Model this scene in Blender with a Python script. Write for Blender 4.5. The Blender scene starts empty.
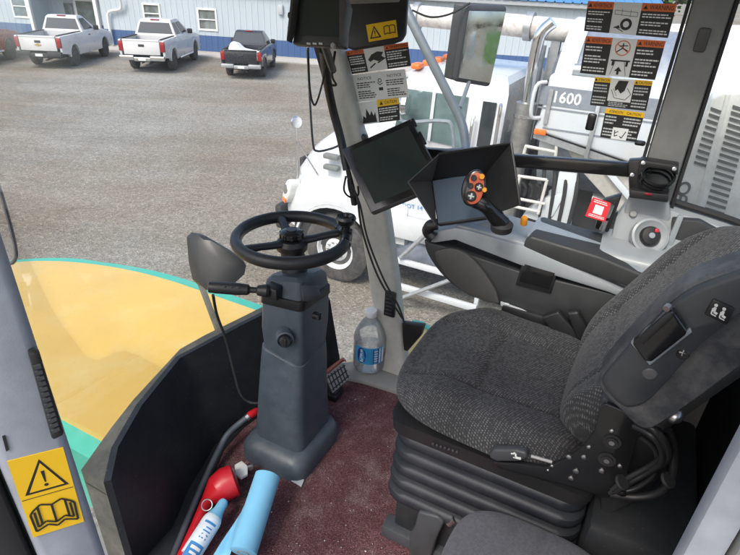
import bpy, bmesh, math, random
from mathutils import Vector, Matrix, noise
random.seed(7)
PI = math.pi
SC = bpy.context.scene
COL = SC.collection

# ------------------------------------------------------------------ measuring
# Photograph measured with a 740 px wide frame.  The cab frame is (r, f, z): metres to the right, forward and up
# of the machine, counted from the point of the cab floor under the camera.
FPX, PITCH, ROLL, EYE = 538.0, math.radians(29.5), math.radians(2.8), 4.1
TH = math.radians(64)
CT, ST = math.cos(TH), math.sin(TH)
FLOOR = 2.5
CABH = EYE - FLOOR

def ray(px, py):
    x, y = px - 370, py - 277.5
    u = (x*math.cos(ROLL) + y*math.sin(ROLL))/FPX
    v = (-x*math.sin(ROLL) + y*math.cos(ROLL))/FPX
    return (u, math.cos(PITCH) - v*math.sin(PITCH), -math.sin(PITCH) - v*math.cos(PITCH))
def PX(px, py, r=None, f=None, z=None, d=None):
    """a spot of the photograph as a cab-frame point, its r, f, z or distance known"""
    q = ray(px, py)
    q = (q[0]*CT + q[1]*ST, -q[0]*ST + q[1]*CT, q[2])
    if r is not None: d = r/q[0]
    elif f is not None: d = f/q[1]
    elif z is not None: d = (z - CABH)/q[2]
    return Vector((q[0]*d, q[1]*d, CABH + q[2]*d))
def GX(px, py, z=0.0, y=None):
    q = ray(px, py)
    d = (z - EYE)/q[2] if y is None else y/q[1]
    return Vector((q[0]*d, q[1]*d, EYE + q[2]*d))
def cabw(p):
    return Vector((p[0]*CT - p[1]*ST, p[0]*ST + p[1]*CT, p[2] + FLOOR))

# ------------------------------------------------------------------ materials
MATS = {}
def nt(name):
    m = bpy.data.materials.new(name); m.use_nodes = True
    t = m.node_tree; t.nodes.clear()
    out = t.nodes.new('ShaderNodeOutputMaterial')
    return m, t, out
def nd(t, typ, **kw):
    n = t.nodes.new(typ)
    for k, v in kw.items():
        if k in n.inputs: n.inputs[k].default_value = v
        else: setattr(n, k, v)
    return n
def lk(t, a, b): t.links.new(a, b)
def ramp(t, fac, stops):
    n = t.nodes.new('ShaderNodeValToRGB')
    e = n.color_ramp.elements
    while len(e) < len(stops): e.new(0.5)
    for i, (p, c) in enumerate(stops):
        e[i].position = p; e[i].color = (*c, 1) if len(c) == 3 else c
    lk(t, fac, n.inputs[0]); return n
def pm(name, col, rough=0.5, metal=0.0, var=0.12, scale=18, bump=0.0, bscale=300, coat=0.0, dirt=None, dirt_scale=6, spec=0.5, emit=0):
    """painted / moulded surface: base colour with mottling, optional grain and dust"""
    m, t, out = nt(name)
    b = nd(t, 'ShaderNodeBsdfPrincipled', Roughness=rough, Metallic=metal)
    b.inputs['Coat Weight'].default_value = coat
    b.inputs['Specular IOR Level'].default_value = spec
    tc = nd(t, 'ShaderNodeTexCoord')
    n1 = nd(t, 'ShaderNodeTexNoise', Scale=scale, Detail=5.0, Roughness=0.6)
    lk(t, tc.outputs['Object'], n1.inputs['Vector'])
    lo = tuple(c*(1-var) for c in col); hi = tuple(min(1, c*(1+var)) for c in col)
    r1 = ramp(t, n1.outputs['Fac'], [(0.3, lo), (0.7, hi)])
    colout = r1.outputs[0]
    if dirt:
        n2 = nd(t, 'ShaderNodeTexNoise', Scale=dirt_scale, Detail=8.0, Roughness=0.7)
        lk(t, tc.outputs['Object'], n2.inputs['Vector'])
        r2 = ramp(t, n2.outputs['Fac'], [(0.48, (0, 0, 0)), (0.75, (0.75, 0.75, 0.75))])
        mx = nd(t, 'ShaderNodeMixRGB'); mx.inputs[2].default_value = (*dirt, 1)
        lk(t, r2.outputs[0], mx.inputs[0]); lk(t, colout, mx.inputs[1]); colout = mx.outputs[0]
    lk(t, colout, b.inputs['Base Color'])
    rr = ramp(t, n1.outputs['Fac'], [(0.25, (max(0, rough-0.08),)*3), (0.75, (min(1, rough+0.1),)*3)])
    lk(t, rr.outputs[0], b.inputs['Roughness'])
    if bump:
        n3 = nd(t, 'ShaderNodeTexNoise', Scale=bscale, Detail=2.0)
        lk(t, tc.outputs['Object'], n3.inputs['Vector'])
        bp = nd(t, 'ShaderNodeBump', Strength=bump, Distance=0.002)
        lk(t, n3.outputs['Fac'], bp.inputs['Height']); lk(t, bp.outputs[0], b.inputs['Normal'])
    if emit:
        b.inputs['Emission Color'].default_value = (*col, 1); b.inputs['Emission Strength'].default_value = emit
    lk(t, b.outputs[0], out.inputs[0])
    MATS[name] = m; return m

def glass(name, tint=(0.95, 0.97, 0.97), dust=0.05, refl=0.6, speck=True):
    """thin pane: clear, glossy by angle, with a film of dust"""
    m, t, out = nt(name)
    tr = nd(t, 'ShaderNodeBsdfTransparent', Color=(*tint, 1))
    gl = nd(t, 'ShaderNodeBsdfGlossy', Roughness=0.03)
    lw = nd(t, 'ShaderNodeFresnel', IOR=1.35)
    mu = nd(t, 'ShaderNodeMath', operation='MULTIPLY'); mu.inputs[1].default_value = refl
    lk(t, lw.outputs[0], mu.inputs[0])
    mx = nd(t, 'ShaderNodeMixShader'); lk(t, mu.outputs[0], mx.inputs[0]); lk(t, tr.outputs[0], mx.inputs[1]); lk(t, gl.outputs[0], mx.inputs[2])
    df = nd(t, 'ShaderNodeBsdfTranslucent', Color=(0.8, 0.8, 0.78, 1))
    dd = nd(t, 'ShaderNodeBsdfDiffuse', Color=(0.7, 0.7, 0.68, 1))
    ad = nd(t, 'ShaderNodeMixShader', Fac=0.4); lk(t, df.outputs[0], ad.inputs[1]); lk(t, dd.outputs[0], ad.inputs[2])
    tc = nd(t, 'ShaderNodeTexCoord')
    n = nd(t, 'ShaderNodeTexNoise', Scale=3.0, Detail=7.0, Roughness=0.65); lk(t, tc.outputs['Object'], n.inputs['Vector'])
    rr = ramp(t, n.outputs['Fac'], [(0.3, (dust*0.35,)*3), (0.75, (dust*1.8,)*3)])
    fac = rr.outputs[0]
    if speck:
        v = nd(t, 'ShaderNodeTexVoronoi', Scale=70.0); lk(t, tc.outputs['Object'], v.inputs['Vector'])
        r2 = ramp(t, v.outputs['Distance'], [(0.04, (0.22,)*3), (0.11, (0.0,)*3)])
        a2 = nd(t, 'ShaderNodeMath', operation='ADD'); lk(t, fac, a2.inputs[0]); lk(t, r2.outputs[0], a2.inputs[1]); fac = a2.outputs[0]
    m2 = nd(t, 'ShaderNodeMixShader'); lk(t, fac, m2.inputs[0]); lk(t, mx.outputs[0], m2.inputs[1]); lk(t, ad.outputs[0], m2.inputs[2])
    lk(t, m2.outputs[0], out.inputs[0])
    MATS[name] = m; return m

def fabric(name, dark, light, cell=0.008, rough=0.95):
    m, t, out = nt(name)
    b = nd(t, 'ShaderNodeBsdfPrincipled', Roughness=rough)
    b.inputs['Sheen Weight'].default_value = 0.1
    b.inputs['Specular IOR Level'].default_value = 0.2
    tc = nd(t, 'ShaderNodeTexCoord')
    s = 0.314/cell
    mp = nd(t, 'ShaderNodeMapping'); mp.inputs['Rotation'].default_value = (0.3, 0.25, 0.5); lk(t, tc.outputs['Object'], mp.inputs['Vector'])
    nz = nd(t, 'ShaderNodeTexNoise', Scale=120.0, Detail=2.0); lk(t, tc.outputs['Object'], nz.inputs['Vector'])
    w1 = nd(t, 'ShaderNodeTexWave', Scale=s, Distortion=1.2); w1.bands_direction = 'X'; w1.inputs['Detail Scale'].default_value = 3
    w2 = nd(t, 'ShaderNodeTexWave', Scale=s*0.8, Distortion=1.2); w2.bands_direction = 'Y'; w2.inputs['Detail Scale'].default_value = 3
    lk(t, mp.outputs[0], w1.inputs['Vector']); lk(t, mp.outputs[0], w2.inputs['Vector'])
    mu = nd(t, 'ShaderNodeMath', operation='MULTIPLY'); lk(t, w1.outputs['Fac'], mu.inputs[0]); lk(t, w2.outputs['Fac'], mu.inputs[1])
    m2 = nd(t, 'ShaderNodeMath', operation='MULTIPLY'); lk(t, mu.outputs[0], m2.inputs[0])
    r0 = ramp(t, nz.outputs['Fac'], [(0.38, (0.12,)*3), (0.62, (1,)*3)]); lk(t, r0.outputs[0], m2.inputs[1])
    rc = ramp(t, m2.outputs[0], [(0.08, dark), (0.65, light)])
    n4 = nd(t, 'ShaderNodeTexNoise', Scale=7.0, Detail=4.0); lk(t, tc.outputs['Object'], n4.inputs['Vector'])
    r4 = ramp(t, n4.outputs['Fac'], [(0.3, (0.78,)*3), (0.7, (1.12,)*3)])
    mm = nd(t, 'ShaderNodeMixRGB', blend_type='MULTIPLY'); mm.inputs[0].default_value = 1
    lk(t, rc.outputs[0], mm.inputs[1]); lk(t, r4.outputs[0], mm.inputs[2]); lk(t, mm.outputs[0], b.inputs['Base Color'])
    bp = nd(t, 'ShaderNodeBump', Strength=0.55, Distance=0.003); lk(t, m2.outputs[0], bp.inputs['Height']); lk(t, bp.outputs[0], b.inputs['Normal'])
    lk(t, b.outputs[0], out.inputs[0]); MATS[name] = m; return m

def gravel(name):
    m, t, out = nt(name)
    b = nd(t, 'ShaderNodeBsdfPrincipled', Roughness=0.95)
    b.inputs['Specular IOR Level'].default_value = 0.15
    tc = nd(t, 'ShaderNodeTexCoord')
    big = nd(t, 'ShaderNodeTexNoise', Scale=0.16, Detail=6.0, Roughness=0.6); lk(t, tc.outputs['Object'], big.inputs['Vector'])
    mp = nd(t, 'ShaderNodeMapping'); mp.inputs['Scale'].default_value = (0.25, 1.0, 1); mp.inputs['Rotation'].default_value = (0, 0, 0.25); lk(t, tc.outputs['Object'], mp.inputs['Vector'])
    trk = nd(t, 'ShaderNodeTexNoise', Scale=0.7, Detail=5.0, Roughness=0.6); lk(t, mp.outputs[0], trk.inputs['Vector'])
    med = nd(t, 'ShaderNodeTexNoise', Scale=7.0, Detail=8.0, Roughness=0.75); lk(t, tc.outputs['Object'], med.inputs['Vector'])
    v = nd(t, 'ShaderNodeTexVoronoi', Scale=40.0, Randomness=1.0); lk(t, tc.outputs['Object'], v.inputs['Vector'])
    c0 = ramp(t, big.outputs['Fac'], [(0.34, (0.225, 0.190, 0.148)), (0.47, (0.268, 0.247, 0.210)), (0.56, (0.285, 0.280, 0.252)), (0.66, (0.310, 0.312, 0.290))])
    c1 = ramp(t, trk.outputs['Fac'], [(0.35, (0.86, 0.85, 0.83)), (0.62, (1.08, 1.075, 1.07))])
    c2 = ramp(t, med.outputs['Fac'], [(0.32, (0.76,)*3), (0.68, (1.2,)*3)])
    sep = nd(t, 'ShaderNodeSeparateColor'); lk(t, v.outputs['Color'], sep.inputs[0])
    c3 = ramp(t, sep.outputs[0], [(0.0, (0.66,)*3), (0.55, (0.97,)*3), (0.92, (1.14,)*3), (1.0, (1.55, 1.52, 1.47))])
    last = c0.outputs[0]
    for c in (c1, c2, c3):
        mx = nd(t, 'ShaderNodeMixRGB', blend_type='MULTIPLY'); mx.inputs[0].default_value = 1
        lk(t, last, mx.inputs[1]); lk(t, c.outputs[0], mx.inputs[2]); last = mx.outputs[0]
    lk(t, last, b.inputs['Base Color'])
    bp = nd(t, 'ShaderNodeBump', Strength=0.5, Distance=0.02); lk(t, v.outputs['Distance'], bp.inputs['Height'])
    b2 = nd(t, 'ShaderNodeBump', Strength=0.5, Distance=0.12); lk(t, med.outputs['Fac'], b2.inputs['Height']); lk(t, bp.outputs[0], b2.inputs['Normal'])
    lk(t, b2.outputs[0], b.inputs['Normal'])
    lk(t, b.outputs[0], out.inputs[0]); MATS[name] = m; return m

def carpet(name):
    m, t, out = nt(name)
    b = nd(t, 'ShaderNodeBsdfPrincipled', Roughness=1.0); b.inputs['Specular IOR Level'].default_value = 0.1
    tc = nd(t, 'ShaderNodeTexCoord')
    v = nd(t, 'ShaderNodeTexVoronoi', Scale=260.0); lk(t, tc.outputs['Object'], v.inputs['Vector'])
    n = nd(t, 'ShaderNodeTexNoise', Scale=9.0, Detail=8.0, Roughness=0.7); lk(t, tc.outputs['Object'], n.inputs['Vector'])
    n2 = nd(t, 'ShaderNodeTexNoise', Scale=190.0, Detail=3.0, Roughness=0.8); lk(t, tc.outputs['Object'], n2.inputs['Vector'])
    c0 = ramp(t, n.outputs['Fac'], [(0.32, (0.125, 0.054, 0.060)), (0.52, (0.165, 0.084, 0.090)), (0.68, (0.26, 0.18, 0.178))])
    c1 = ramp(t, n2.outputs['Fac'], [(0.42, (0.55,)*3), (0.58, (1.1,)*3), (0.70, (1.65, 1.68, 1.65))])
    mx = nd(t, 'ShaderNodeMixRGB', blend_type='MULTIPLY'); mx.inputs[0].default_value = 1
    lk(t, c0.outputs[0], mx.inputs[1]); lk(t, c1.outputs[0], mx.inputs[2]); lk(t, mx.outputs[0], b.inputs['Base Color'])
    bp = nd(t, 'ShaderNodeBump', Strength=0.8, Distance=0.004); lk(t, v.outputs['Distance'], bp.inputs['Height']); lk(t, bp.outputs[0], b.inputs['Normal'])
    lk(t, b.outputs[0], out.inputs[0]); MATS[name] = m; return m

def dusty(name, base, dust, amount=0.5, rough=0.6, spots=True, scale=9):
    """dark moulding with dried splashes and dust specks"""
    m, t, out = nt(name)
    b = nd(t, 'ShaderNodeBsdfPrincipled', Roughness=rough)
    tc = nd(t, 'ShaderNodeTexCoord')
    n = nd(t, 'ShaderNodeTexNoise', Scale=scale, Detail=9.0, Roughness=0.72); lk(t, tc.outputs['Object'], n.inputs['Vector'])
    r = ramp(t, n.outputs['Fac'], [(0.42, (0, 0, 0)), (0.8, (amount,)*3)])
    fac = r.outputs[0]
    if spots:
        v = nd(t, 'ShaderNodeTexVoronoi', Scale=45.0); lk(t, tc.outputs['Object'], v.inputs['Vector'])
        r2 = ramp(t, v.outputs['Distance'], [(0.05, (0.35,)*3), (0.13, (0,)*3)])
        a = nd(t, 'ShaderNodeMath', operation='ADD'); lk(t, fac, a.inputs[0]); lk(t, r2.outputs[0], a.inputs[1]); fac = a.outputs[0]
    mx = nd(t, 'ShaderNodeMixRGB'); mx.inputs[1].default_value = (*base, 1); mx.inputs[2].default_value = (*dust, 1)
    lk(t, fac, mx.inputs[0]); lk(t, mx.outputs[0], b.inputs['Base Color'])
    n3 = nd(t, 'ShaderNodeTexNoise', Scale=350.0, Detail=2.0); lk(t, tc.outputs['Object'], n3.inputs['Vector'])
    bp = nd(t, 'ShaderNodeBump', Strength=0.12, Distance=0.002); lk(t, n3.outputs['Fac'], bp.inputs['Height']); lk(t, bp.outputs[0], b.inputs['Normal'])
    lk(t, b.outputs[0], out.inputs[0]); MATS[name] = m; return m

def screenmat(name, col):
    m, t, out = nt(name)
    b = nd(t, 'ShaderNodeBsdfPrincipled', Roughness=0.12)
    b.inputs['Base Color'].default_value = (*col, 1)
    tc = nd(t, 'ShaderNodeTexCoord')
    n = nd(t, 'ShaderNodeTexNoise', Scale=14.0, Detail=6.0, Roughness=0.7); lk(t, tc.outputs['Object'], n.inputs['Vector'])
    r = ramp(t, n.outputs['Fac'], [(0.35, (0.07,)*3), (0.75, (0.3,)*3)]); lk(t, r.outputs[0], b.inputs['Roughness'])
    lk(t, b.outputs[0], out.inputs[0]); MATS[name] = m; return m

def wallmat(name, col, streak=(0.5, 0.5, 0.48)):
    m, t, out = nt(name)
    b = nd(t, 'ShaderNodeBsdfPrincipled', Roughness=0.5)
    tc = nd(t, 'ShaderNodeTexCoord')
    mp = nd(t, 'ShaderNodeMapping'); mp.inputs['Scale'].default_value = (2.2, 2.2, 0.25); lk(t, tc.outputs['Object'], mp.inputs['Vector'])
    n = nd(t, 'ShaderNodeTexNoise', Scale=1.6, Detail=7.0, Roughness=0.65); lk(t, mp.outputs[0], n.inputs['Vector'])
    r = ramp(t, n.outputs['Fac'], [(0.45, (0, 0, 0)), (0.85, (0.45,)*3)])
    mx = nd(t, 'ShaderNodeMixRGB'); mx.inputs[1].default_value = (*col, 1); mx.inputs[2].default_value = (*streak, 1)
    lk(t, r.outputs[0], mx.inputs[0]); lk(t, mx.outputs[0], b.inputs['Base Color']); lk(t, b.outputs[0], out.inputs[0])
    MATS[name] = m; return m

fabric('seat_fabric', (0.042, 0.043, 0.045), (0.165, 0.167, 0.17), 0.0050)
fabric('grey_cloth', (0.075, 0.077, 0.09), (0.135, 0.14, 0.155), 0.0030)
gravel('gravel'); carpet('maroon_carpet')
dusty('black_panel', (0.011, 0.0135, 0.018), (0.16, 0.15, 0.14), 0.12, 0.55)
dusty('grimy_strip', (0.075, 0.077, 0.066), (0.25, 0.24, 0.20), 0.6, 0.75)
dusty('bellows_rubber', (0.013, 0.016, 0.022), (0.09, 0.095, 0.10), 0.3, 0.55, spots=False)
dusty('scuffed_plastic', (0.044, 0.048, 0.055), (0.26, 0.25, 0.24), 0.55, 0.42, spots=False, scale=16)
dusty('rear_black', (0.012, 0.014, 0.016), (0.08, 0.08, 0.08), 0.25, 0.6)
dusty('tyre', (0.04, 0.04, 0.042), (0.2, 0.18, 0.16), 0.7, 0.9, spots=False, scale=5)
dusty('floor_grey', (0.26, 0.265, 0.255), (0.42, 0.40, 0.36), 0.6, 0.7, spots=True)
pm('pillar_grey', (0.50, 0.50, 0.46), 0.5, bump=0.1)
pm('pillar_blue_grey', (0.285, 0.31, 0.355), 0.55, bump=0.1)  # blue cast of the sky light is put into this grey
pm('pillar_taupe', (0.20, 0.205, 0.20), 0.6, bump=0.15)
pm('trim_grey', (0.30, 0.325, 0.34), 0.38, bump=0.06, var=0.06)
pm('frame_grey', (0.32, 0.32, 0.315), 0.5, bump=0.1)
pm('console_dark', (0.036, 0.038, 0.039), 0.55, bump=0.15)
pm('pad_top', (0.27, 0.31, 0.34), 0.32, bump=0.12)  # pale reflection on the dark arm pad, put into a colour
pm('black_plastic', (0.017, 0.017, 0.018), 0.42, bump=0.08)
pm('charcoal_plastic', (0.047, 0.051, 0.056), 0.5, bump=0.12)
pm('gloss_black', (0.012, 0.012, 0.013), 0.16, spec=0.6)
pm('warm_charcoal', (0.066, 0.064, 0.062), 0.55, bump=0.1)
pm('column_blue', (0.052, 0.068, 0.086), 0.42, bump=0.16, dirt=(0.088, 0.10, 0.118), dirt_scale=14)
pm('rubber', (0.02, 0.02, 0.021), 0.7)
pm('steel', (0.55, 0.55, 0.55), 0.32, 1.0)
pm('galvanised', (0.42, 0.44, 0.45), 0.45, 0.7)
pm('arm_steel', (0.20, 0.235, 0.255), 0.45, 0.2)
pm('rod_grey', (0.115, 0.13, 0.155), 0.4, 0.4)
pm('yellow_paint', (0.66, 0.43, 0.078), 0.36, coat=0.7, var=0.06, scale=3, dirt=(0.66, 0.52, 0.20), dirt_scale=4)
pm('green_paint', (0.045, 0.43, 0.31), 0.4, coat=0.2, var=0.06, dirt=(0.16, 0.42, 0.34))
pm('label_yellow', (0.86, 0.52, 0.012), 0.45, var=0.04)
pm('label_orange', (0.72, 0.15, 0.03), 0.5, var=0.04)
pm('label_white', (0.74, 0.76, 0.74), 0.5, var=0.04)
pm('label_grey', (0.50, 0.53, 0.53), 0.5, var=0.05)
pm('label_black', (0.015, 0.015, 0.016), 0.5)
pm('red_plastic', (0.50, 0.012, 0.022), 0.35, var=0.08)
pm('red_label', (0.62, 0.018, 0.03), 0.5)
pm('red_orange', (0.52, 0.105, 0.045), 0.45)
pm('amber', (0.75, 0.30, 0.02), 0.35)
pm('pedal_red', (0.30, 0.10, 0.075), 0.6)
pm('blue_paper', (0.20, 0.50, 0.72), 0.85, bump=0.25, bscale=500, var=0.05)
pm('cardboard', (0.40, 0.29, 0.19), 0.9)
pm('can_white', (0.72, 0.80, 0.86), 0.3)
pm('can_blue', (0.06, 0.25, 0.55), 0.3)
pm('navy', (0.015, 0.03, 0.22), 0.35)
pm('label_blue', (0.05, 0.34, 0.66), 0.35)
pm('cap_white', (0.78, 0.79, 0.80), 0.4)
pm('truck_white', (0.55, 0.575, 0.59), 0.28, coat=0.4, var=0.03, scale=3)
pm('body_white', (0.52, 0.565, 0.59), 0.4, var=0.04, scale=3, dirt=(0.55, 0.53, 0.48), dirt_scale=2.5)
pm('hopper_beige', (0.47, 0.46, 0.42), 0.6, dirt=(0.36, 0.33, 0.28))
pm('band_grey', (0.21, 0.24, 0.275), 0.35)
pm('tank_metal', (0.24, 0.28, 0.34), 0.35, 0.3, dirt=(0.34, 0.36, 0.38))
pm('chrome', (0.75, 0.75, 0.76), 0.12, 1.0, var=0.03)
pm('muffler', (0.38, 0.38, 0.37), 0.42, 0.8, dirt=(0.22, 0.2, 0.18))
pm('rusty_white', (0.62, 0.61, 0.58), 0.6, dirt=(0.25, 0.15, 0.10), dirt_scale=14)
pm('orange_lens', (0.80, 0.17, 0.03), 0.25)
pm('red_lens', (0.26, 0.008, 0.014), 0.2, coat=0.5)
pm('clear_lens', (0.62, 0.64, 0.62), 0.15, coat=0.5)
pm('pickup_white', (0.64, 0.64, 0.635), 0.3, coat=0.4, var=0.03, scale=2)
pm('pickup_navy', (0.016, 0.018, 0.026), 0.25, coat=0.6)
pm('pickup_red', (0.30, 0.014, 0.022), 0.25, coat=0.6)
pm('dark_trim', (0.03, 0.03, 0.032), 0.6)
pm('dark_window', (0.03, 0.036, 0.04), 0.08, spec=0.8)
pm('cab_window', (0.11, 0.17, 0.17), 0.08, spec=0.8, var=0.5, scale=1.8)
pm('rim', (0.45, 0.45, 0.46), 0.3, 0.7)
pm('louvre', (0.80, 0.82, 0.78), 0.45, dirt=(0.6, 0.6, 0.55))
pm('slot_dark', (0.16, 0.17, 0.165), 0.7)
pm('post_cream', (0.55, 0.54, 0.50), 0.6)
wallmat('wall_white', (0.43, 0.49, 0.535), (0.34, 0.38, 0.41))
wallmat('wall_blue', (0.045, 0.10, 0.235), (0.09, 0.14, 0.24))
wallmat('roof_blue', (0.07, 0.22, 0.46), (0.2, 0.3, 0.45))
wallmat('eave_grey', (0.42, 0.45, 0.47))
pm('window_frame', (0.70, 0.70, 0.68), 0.5)
pm('building_glass', (0.14, 0.165, 0.155), 0.08, spec=0.7, var=0.5, scale=2)
pm('concrete', (0.42, 0.40, 0.37), 0.9, bump=0.3, bscale=60)
pm('gold', (0.55, 0.36, 0.08), 0.35, 0.6)
pm('tarp', (0.72, 0.73, 0.74), 0.7)
pm('grass', (0.06, 0.13, 0.03), 0.9, var=0.5, scale=0.6)
pm('leaf', (0.055, 0.11, 0.03), 0.7, var=0.5, scale=1.2)
pm('bark', (0.12, 0.085, 0.06), 0.95)
pm('headliner', (0.5, 0.5, 0.48), 0.9)
screenmat('screen_dark', (0.028, 0.036, 0.033)); screenmat('screen_blue', (0.10, 0.135, 0.18)); screenmat('mirror_dark', (0.03, 0.035, 0.03))  # screen_dark is lifted towards green to paint in the reflected surroundings
glass('pane', dust=0.045, refl=0.3); glass('bottle_plastic', (0.99, 0.998, 1.0), dust=0.30, refl=1.0, speck=False)
def mirrormat():
    m, t, out = nt('mirror_glass')
    b = nd(t, 'ShaderNodeBsdfPrincipled', Roughness=0.06, Metallic=1.0); b.inputs['Base Color'].default_value = (0.62, 0.64, 0.62, 1)
    tc = nd(t, 'ShaderNodeTexCoord'); n = nd(t, 'ShaderNodeTexNoise', Scale=25.0, Detail=6.0); lk(t, tc.outputs['Object'], n.inputs['Vector'])
    r = ramp(t, n.outputs['Fac'], [(0.35, (0.03,)*3), (0.8, (0.35,)*3)]); lk(t, r.outputs[0], b.inputs['Roughness'])
    lk(t, b.outputs[0], out.inputs[0]); MATS['mirror_glass'] = m
mirrormat()

# ------------------------------------------------------------------ mesh builder
_txt = {}
def text_geo(s):
    """flat letters, cap height 1, from x = 0"""
    if s in _txt: return _txt[s]
    c = bpy.data.curves.new('letters', 'FONT'); c.body = s; c.resolution_u = 2; c.offset = 0.018 if len(s) < 5 else 0.006; c.fill_mode = 'FRONT'
    o = bpy.data.objects.new('letters', c); COL.objects.link(o)
    dg = bpy.context.evaluated_depsgraph_get(); dg.update()
    me = o.evaluated_get(dg).to_mesh()
    vs = [(v.co.x, v.co.y) for v in me.vertices]; fs = [tuple(p.vertices) for p in me.polygons]
    o.evaluated_get(dg).to_mesh_clear()
    bpy.data.objects.remove(o); bpy.data.curves.remove(c)
    x0 = min(v[0] for v in vs); y0 = min(v[1] for v in vs); h = max(v[1] for v in vs) - y0
    vs = [((x-x0)/h, (y-y0)/h) for x, y in vs]
    _txt[s] = (vs, fs, max(v[0] for v in vs)); return _txt[s]

def frame(o, n, up):
    """matrix with z along n and y near up"""
    n = Vector(n).normalized(); up = Vector(up); x = up.cross(n).normalized(); y = n.cross(x)
    m = Matrix((x, y, n)).transposed().to_4x4(); m.translation = Vector(o); return m

class MB:
    def __init__(s): s.v = []; s.f = []; s.m = []; s.cur = 0
    def mat(s, i): s.cur = i; return s
    def add(s, vs, fs, M=None):
        b = len(s.v)
        s.v += [(M @ Vector(p) if M else Vector(p)) for p in vs]
        s.f += [tuple(b+i for i in f) for f in fs]; s.m += [s.cur]*len(fs); return s
    def bm(s, bm, M=None):
        bm.verts.ensure_lookup_table(); bm.verts.index_update()
        s.add([v.co.copy() for v in bm.verts], [tuple(v.index for v in f.verts) for f in bm.faces], M); bm.free(); return s
    def box(s, c, sz, bev=0, M=None, seg=2):
        bm = bmesh.new(); bmesh.ops.create_cube(bm, size=1)
        for v in bm.verts: v.co = Vector((v.co.x*sz[0]+c[0], v.co.y*sz[1]+c[1], v.co.z*sz[2]+c[2]))
        if bev: bmesh.ops.bevel(bm, geom=bm.edges[:], offset=bev, segments=seg, affect='EDGES', profile=0.5)
        return s.bm(bm, M)
    def bx(s, a, b, bev=0, M=None, seg=2):
        return s.box([(p+q)/2 for p, q in zip(a, b)], [abs(q-p) for p, q in zip(a, b)], bev, M, seg)
    def prism(s, poly, vec, bev=0, seg=2, M=None):
        """3-D polygon swept along vec"""
        vec = Vector(vec); n = len(poly)
        bm = bmesh.new()
        a = [bm.verts.new(Vector(p)) for p in poly]; b = [bm.verts.new(Vector(p)+vec) for p in poly]
        bm.faces.new(a); bm.faces.new(b[::-1])
        for i in range(n): bm.faces.new((a[i], b[i], b[(i+1) % n], a[(i+1) % n]))
        bmesh.ops.recalc_face_normals(bm, faces=bm.faces[:])
        if bev: bmesh.ops.bevel(bm, geom=bm.edges[:], offset=bev, segments=seg, affect='EDGES', profile=0.5, clamp_overlap=True)
        big = [f for f in bm.faces if len(f.verts) > 4]
        if big: bmesh.ops.triangulate(bm, faces=big)
        return s.bm(bm, M)
    def loft(s, rings, cap=True, closed=True, M=None):
        n = len(rings[0]); vs = [p for r in rings for p in r]; fs = []
        for i in range(len(rings)-1):
            for j in range(n if closed else n-1):
                k = (j+1) % n
                fs.append((i*n+j, i*n+k, (i+1)*n+k, (i+1)*n+j))
        if cap: fs.append(tuple(range(n))[::-1]); fs.append(tuple((len(rings)-1)*n+j for j in range(n)))
        return s.add(vs, fs, M)
    def tube(s, pts, r, n=10, M=None):
        pts = [Vector(p) for p in pts]; rs = r if isinstance(r, (list, tuple)) else [r]*len(pts)
        rings = []; up = None
        for i, p in enumerate(pts):
            t = (pts[min(i+1, len(pts)-1)] - pts[max(i-1, 0)]).normalized()
            if up is None: up = t.orthogonal()
            up = (up - t*up.dot(t))
            up = up.normalized() if up.length > 1e-6 else t.orthogonal().normalized()
            q = t.cross(up)
            rings.append([p + (up*math.cos(2*PI*k/n) + q*math.sin(2*PI*k/n))*rs[i] for k in range(n)])
        return s.loft(rings, M=M)
    def lathe(s, prof, M=None, n=24, cap=True):
        rings = [[Vector((a*math.cos(2*PI*k/n), a*math.sin(2*PI*k/n), h)) for k in range(n)] for a, h in prof]
        return s.loft(rings, cap=cap, M=M)
    def grid(s, fn, nu, nv, M=None):
        vs = [fn(i/nu, j/nv) for j in range(nv+1) for i in range(nu+1)]
        fs = [(j*(nu+1)+i, j*(nu+1)+i+1, (j+1)*(nu+1)+i+1, (j+1)*(nu+1)+i) for j in range(nv) for i in range(nu)]
        return s.add(vs, fs, M)
    def build(s, name, mats, parent=None, flat=False, ang=38, base=None, solid=0):
        me = bpy.data.meshes.new(name)
        off = base if base is not None else (BASE.get(parent.name, Vector()) if parent else Vector())
        me.from_pydata([p - off for p in s.v], [], s.f)
        for m in (mats if isinstance(mats, (list, tuple)) else [mats]): me.materials.append(MATS[m])
        me.polygons.foreach_set('material_index', s.m)
        bm = bmesh.new(); bm.from_mesh(me); bmesh.ops.remove_doubles(bm, verts=bm.verts[:], dist=1e-6)
        if not flat:
            bmesh.ops.recalc_face_normals(bm, faces=bm.faces[:])
        bm.to_mesh(me); bm.free()
        if not flat:
            me.polygons.foreach_set('use_smooth', [True]*len(me.polygons))
            me.set_sharp_from_angle(angle=math.radians(ang))
        me.update()
        o = bpy.data.objects.new(name, me); COL.objects.link(o)
        if parent: o.parent = parent; BASE[o.name] = off
        if solid:
            md = o.modifiers.new('thickness', 'SOLIDIFY'); md.thickness = solid; md.offset = 0
        return o

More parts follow.
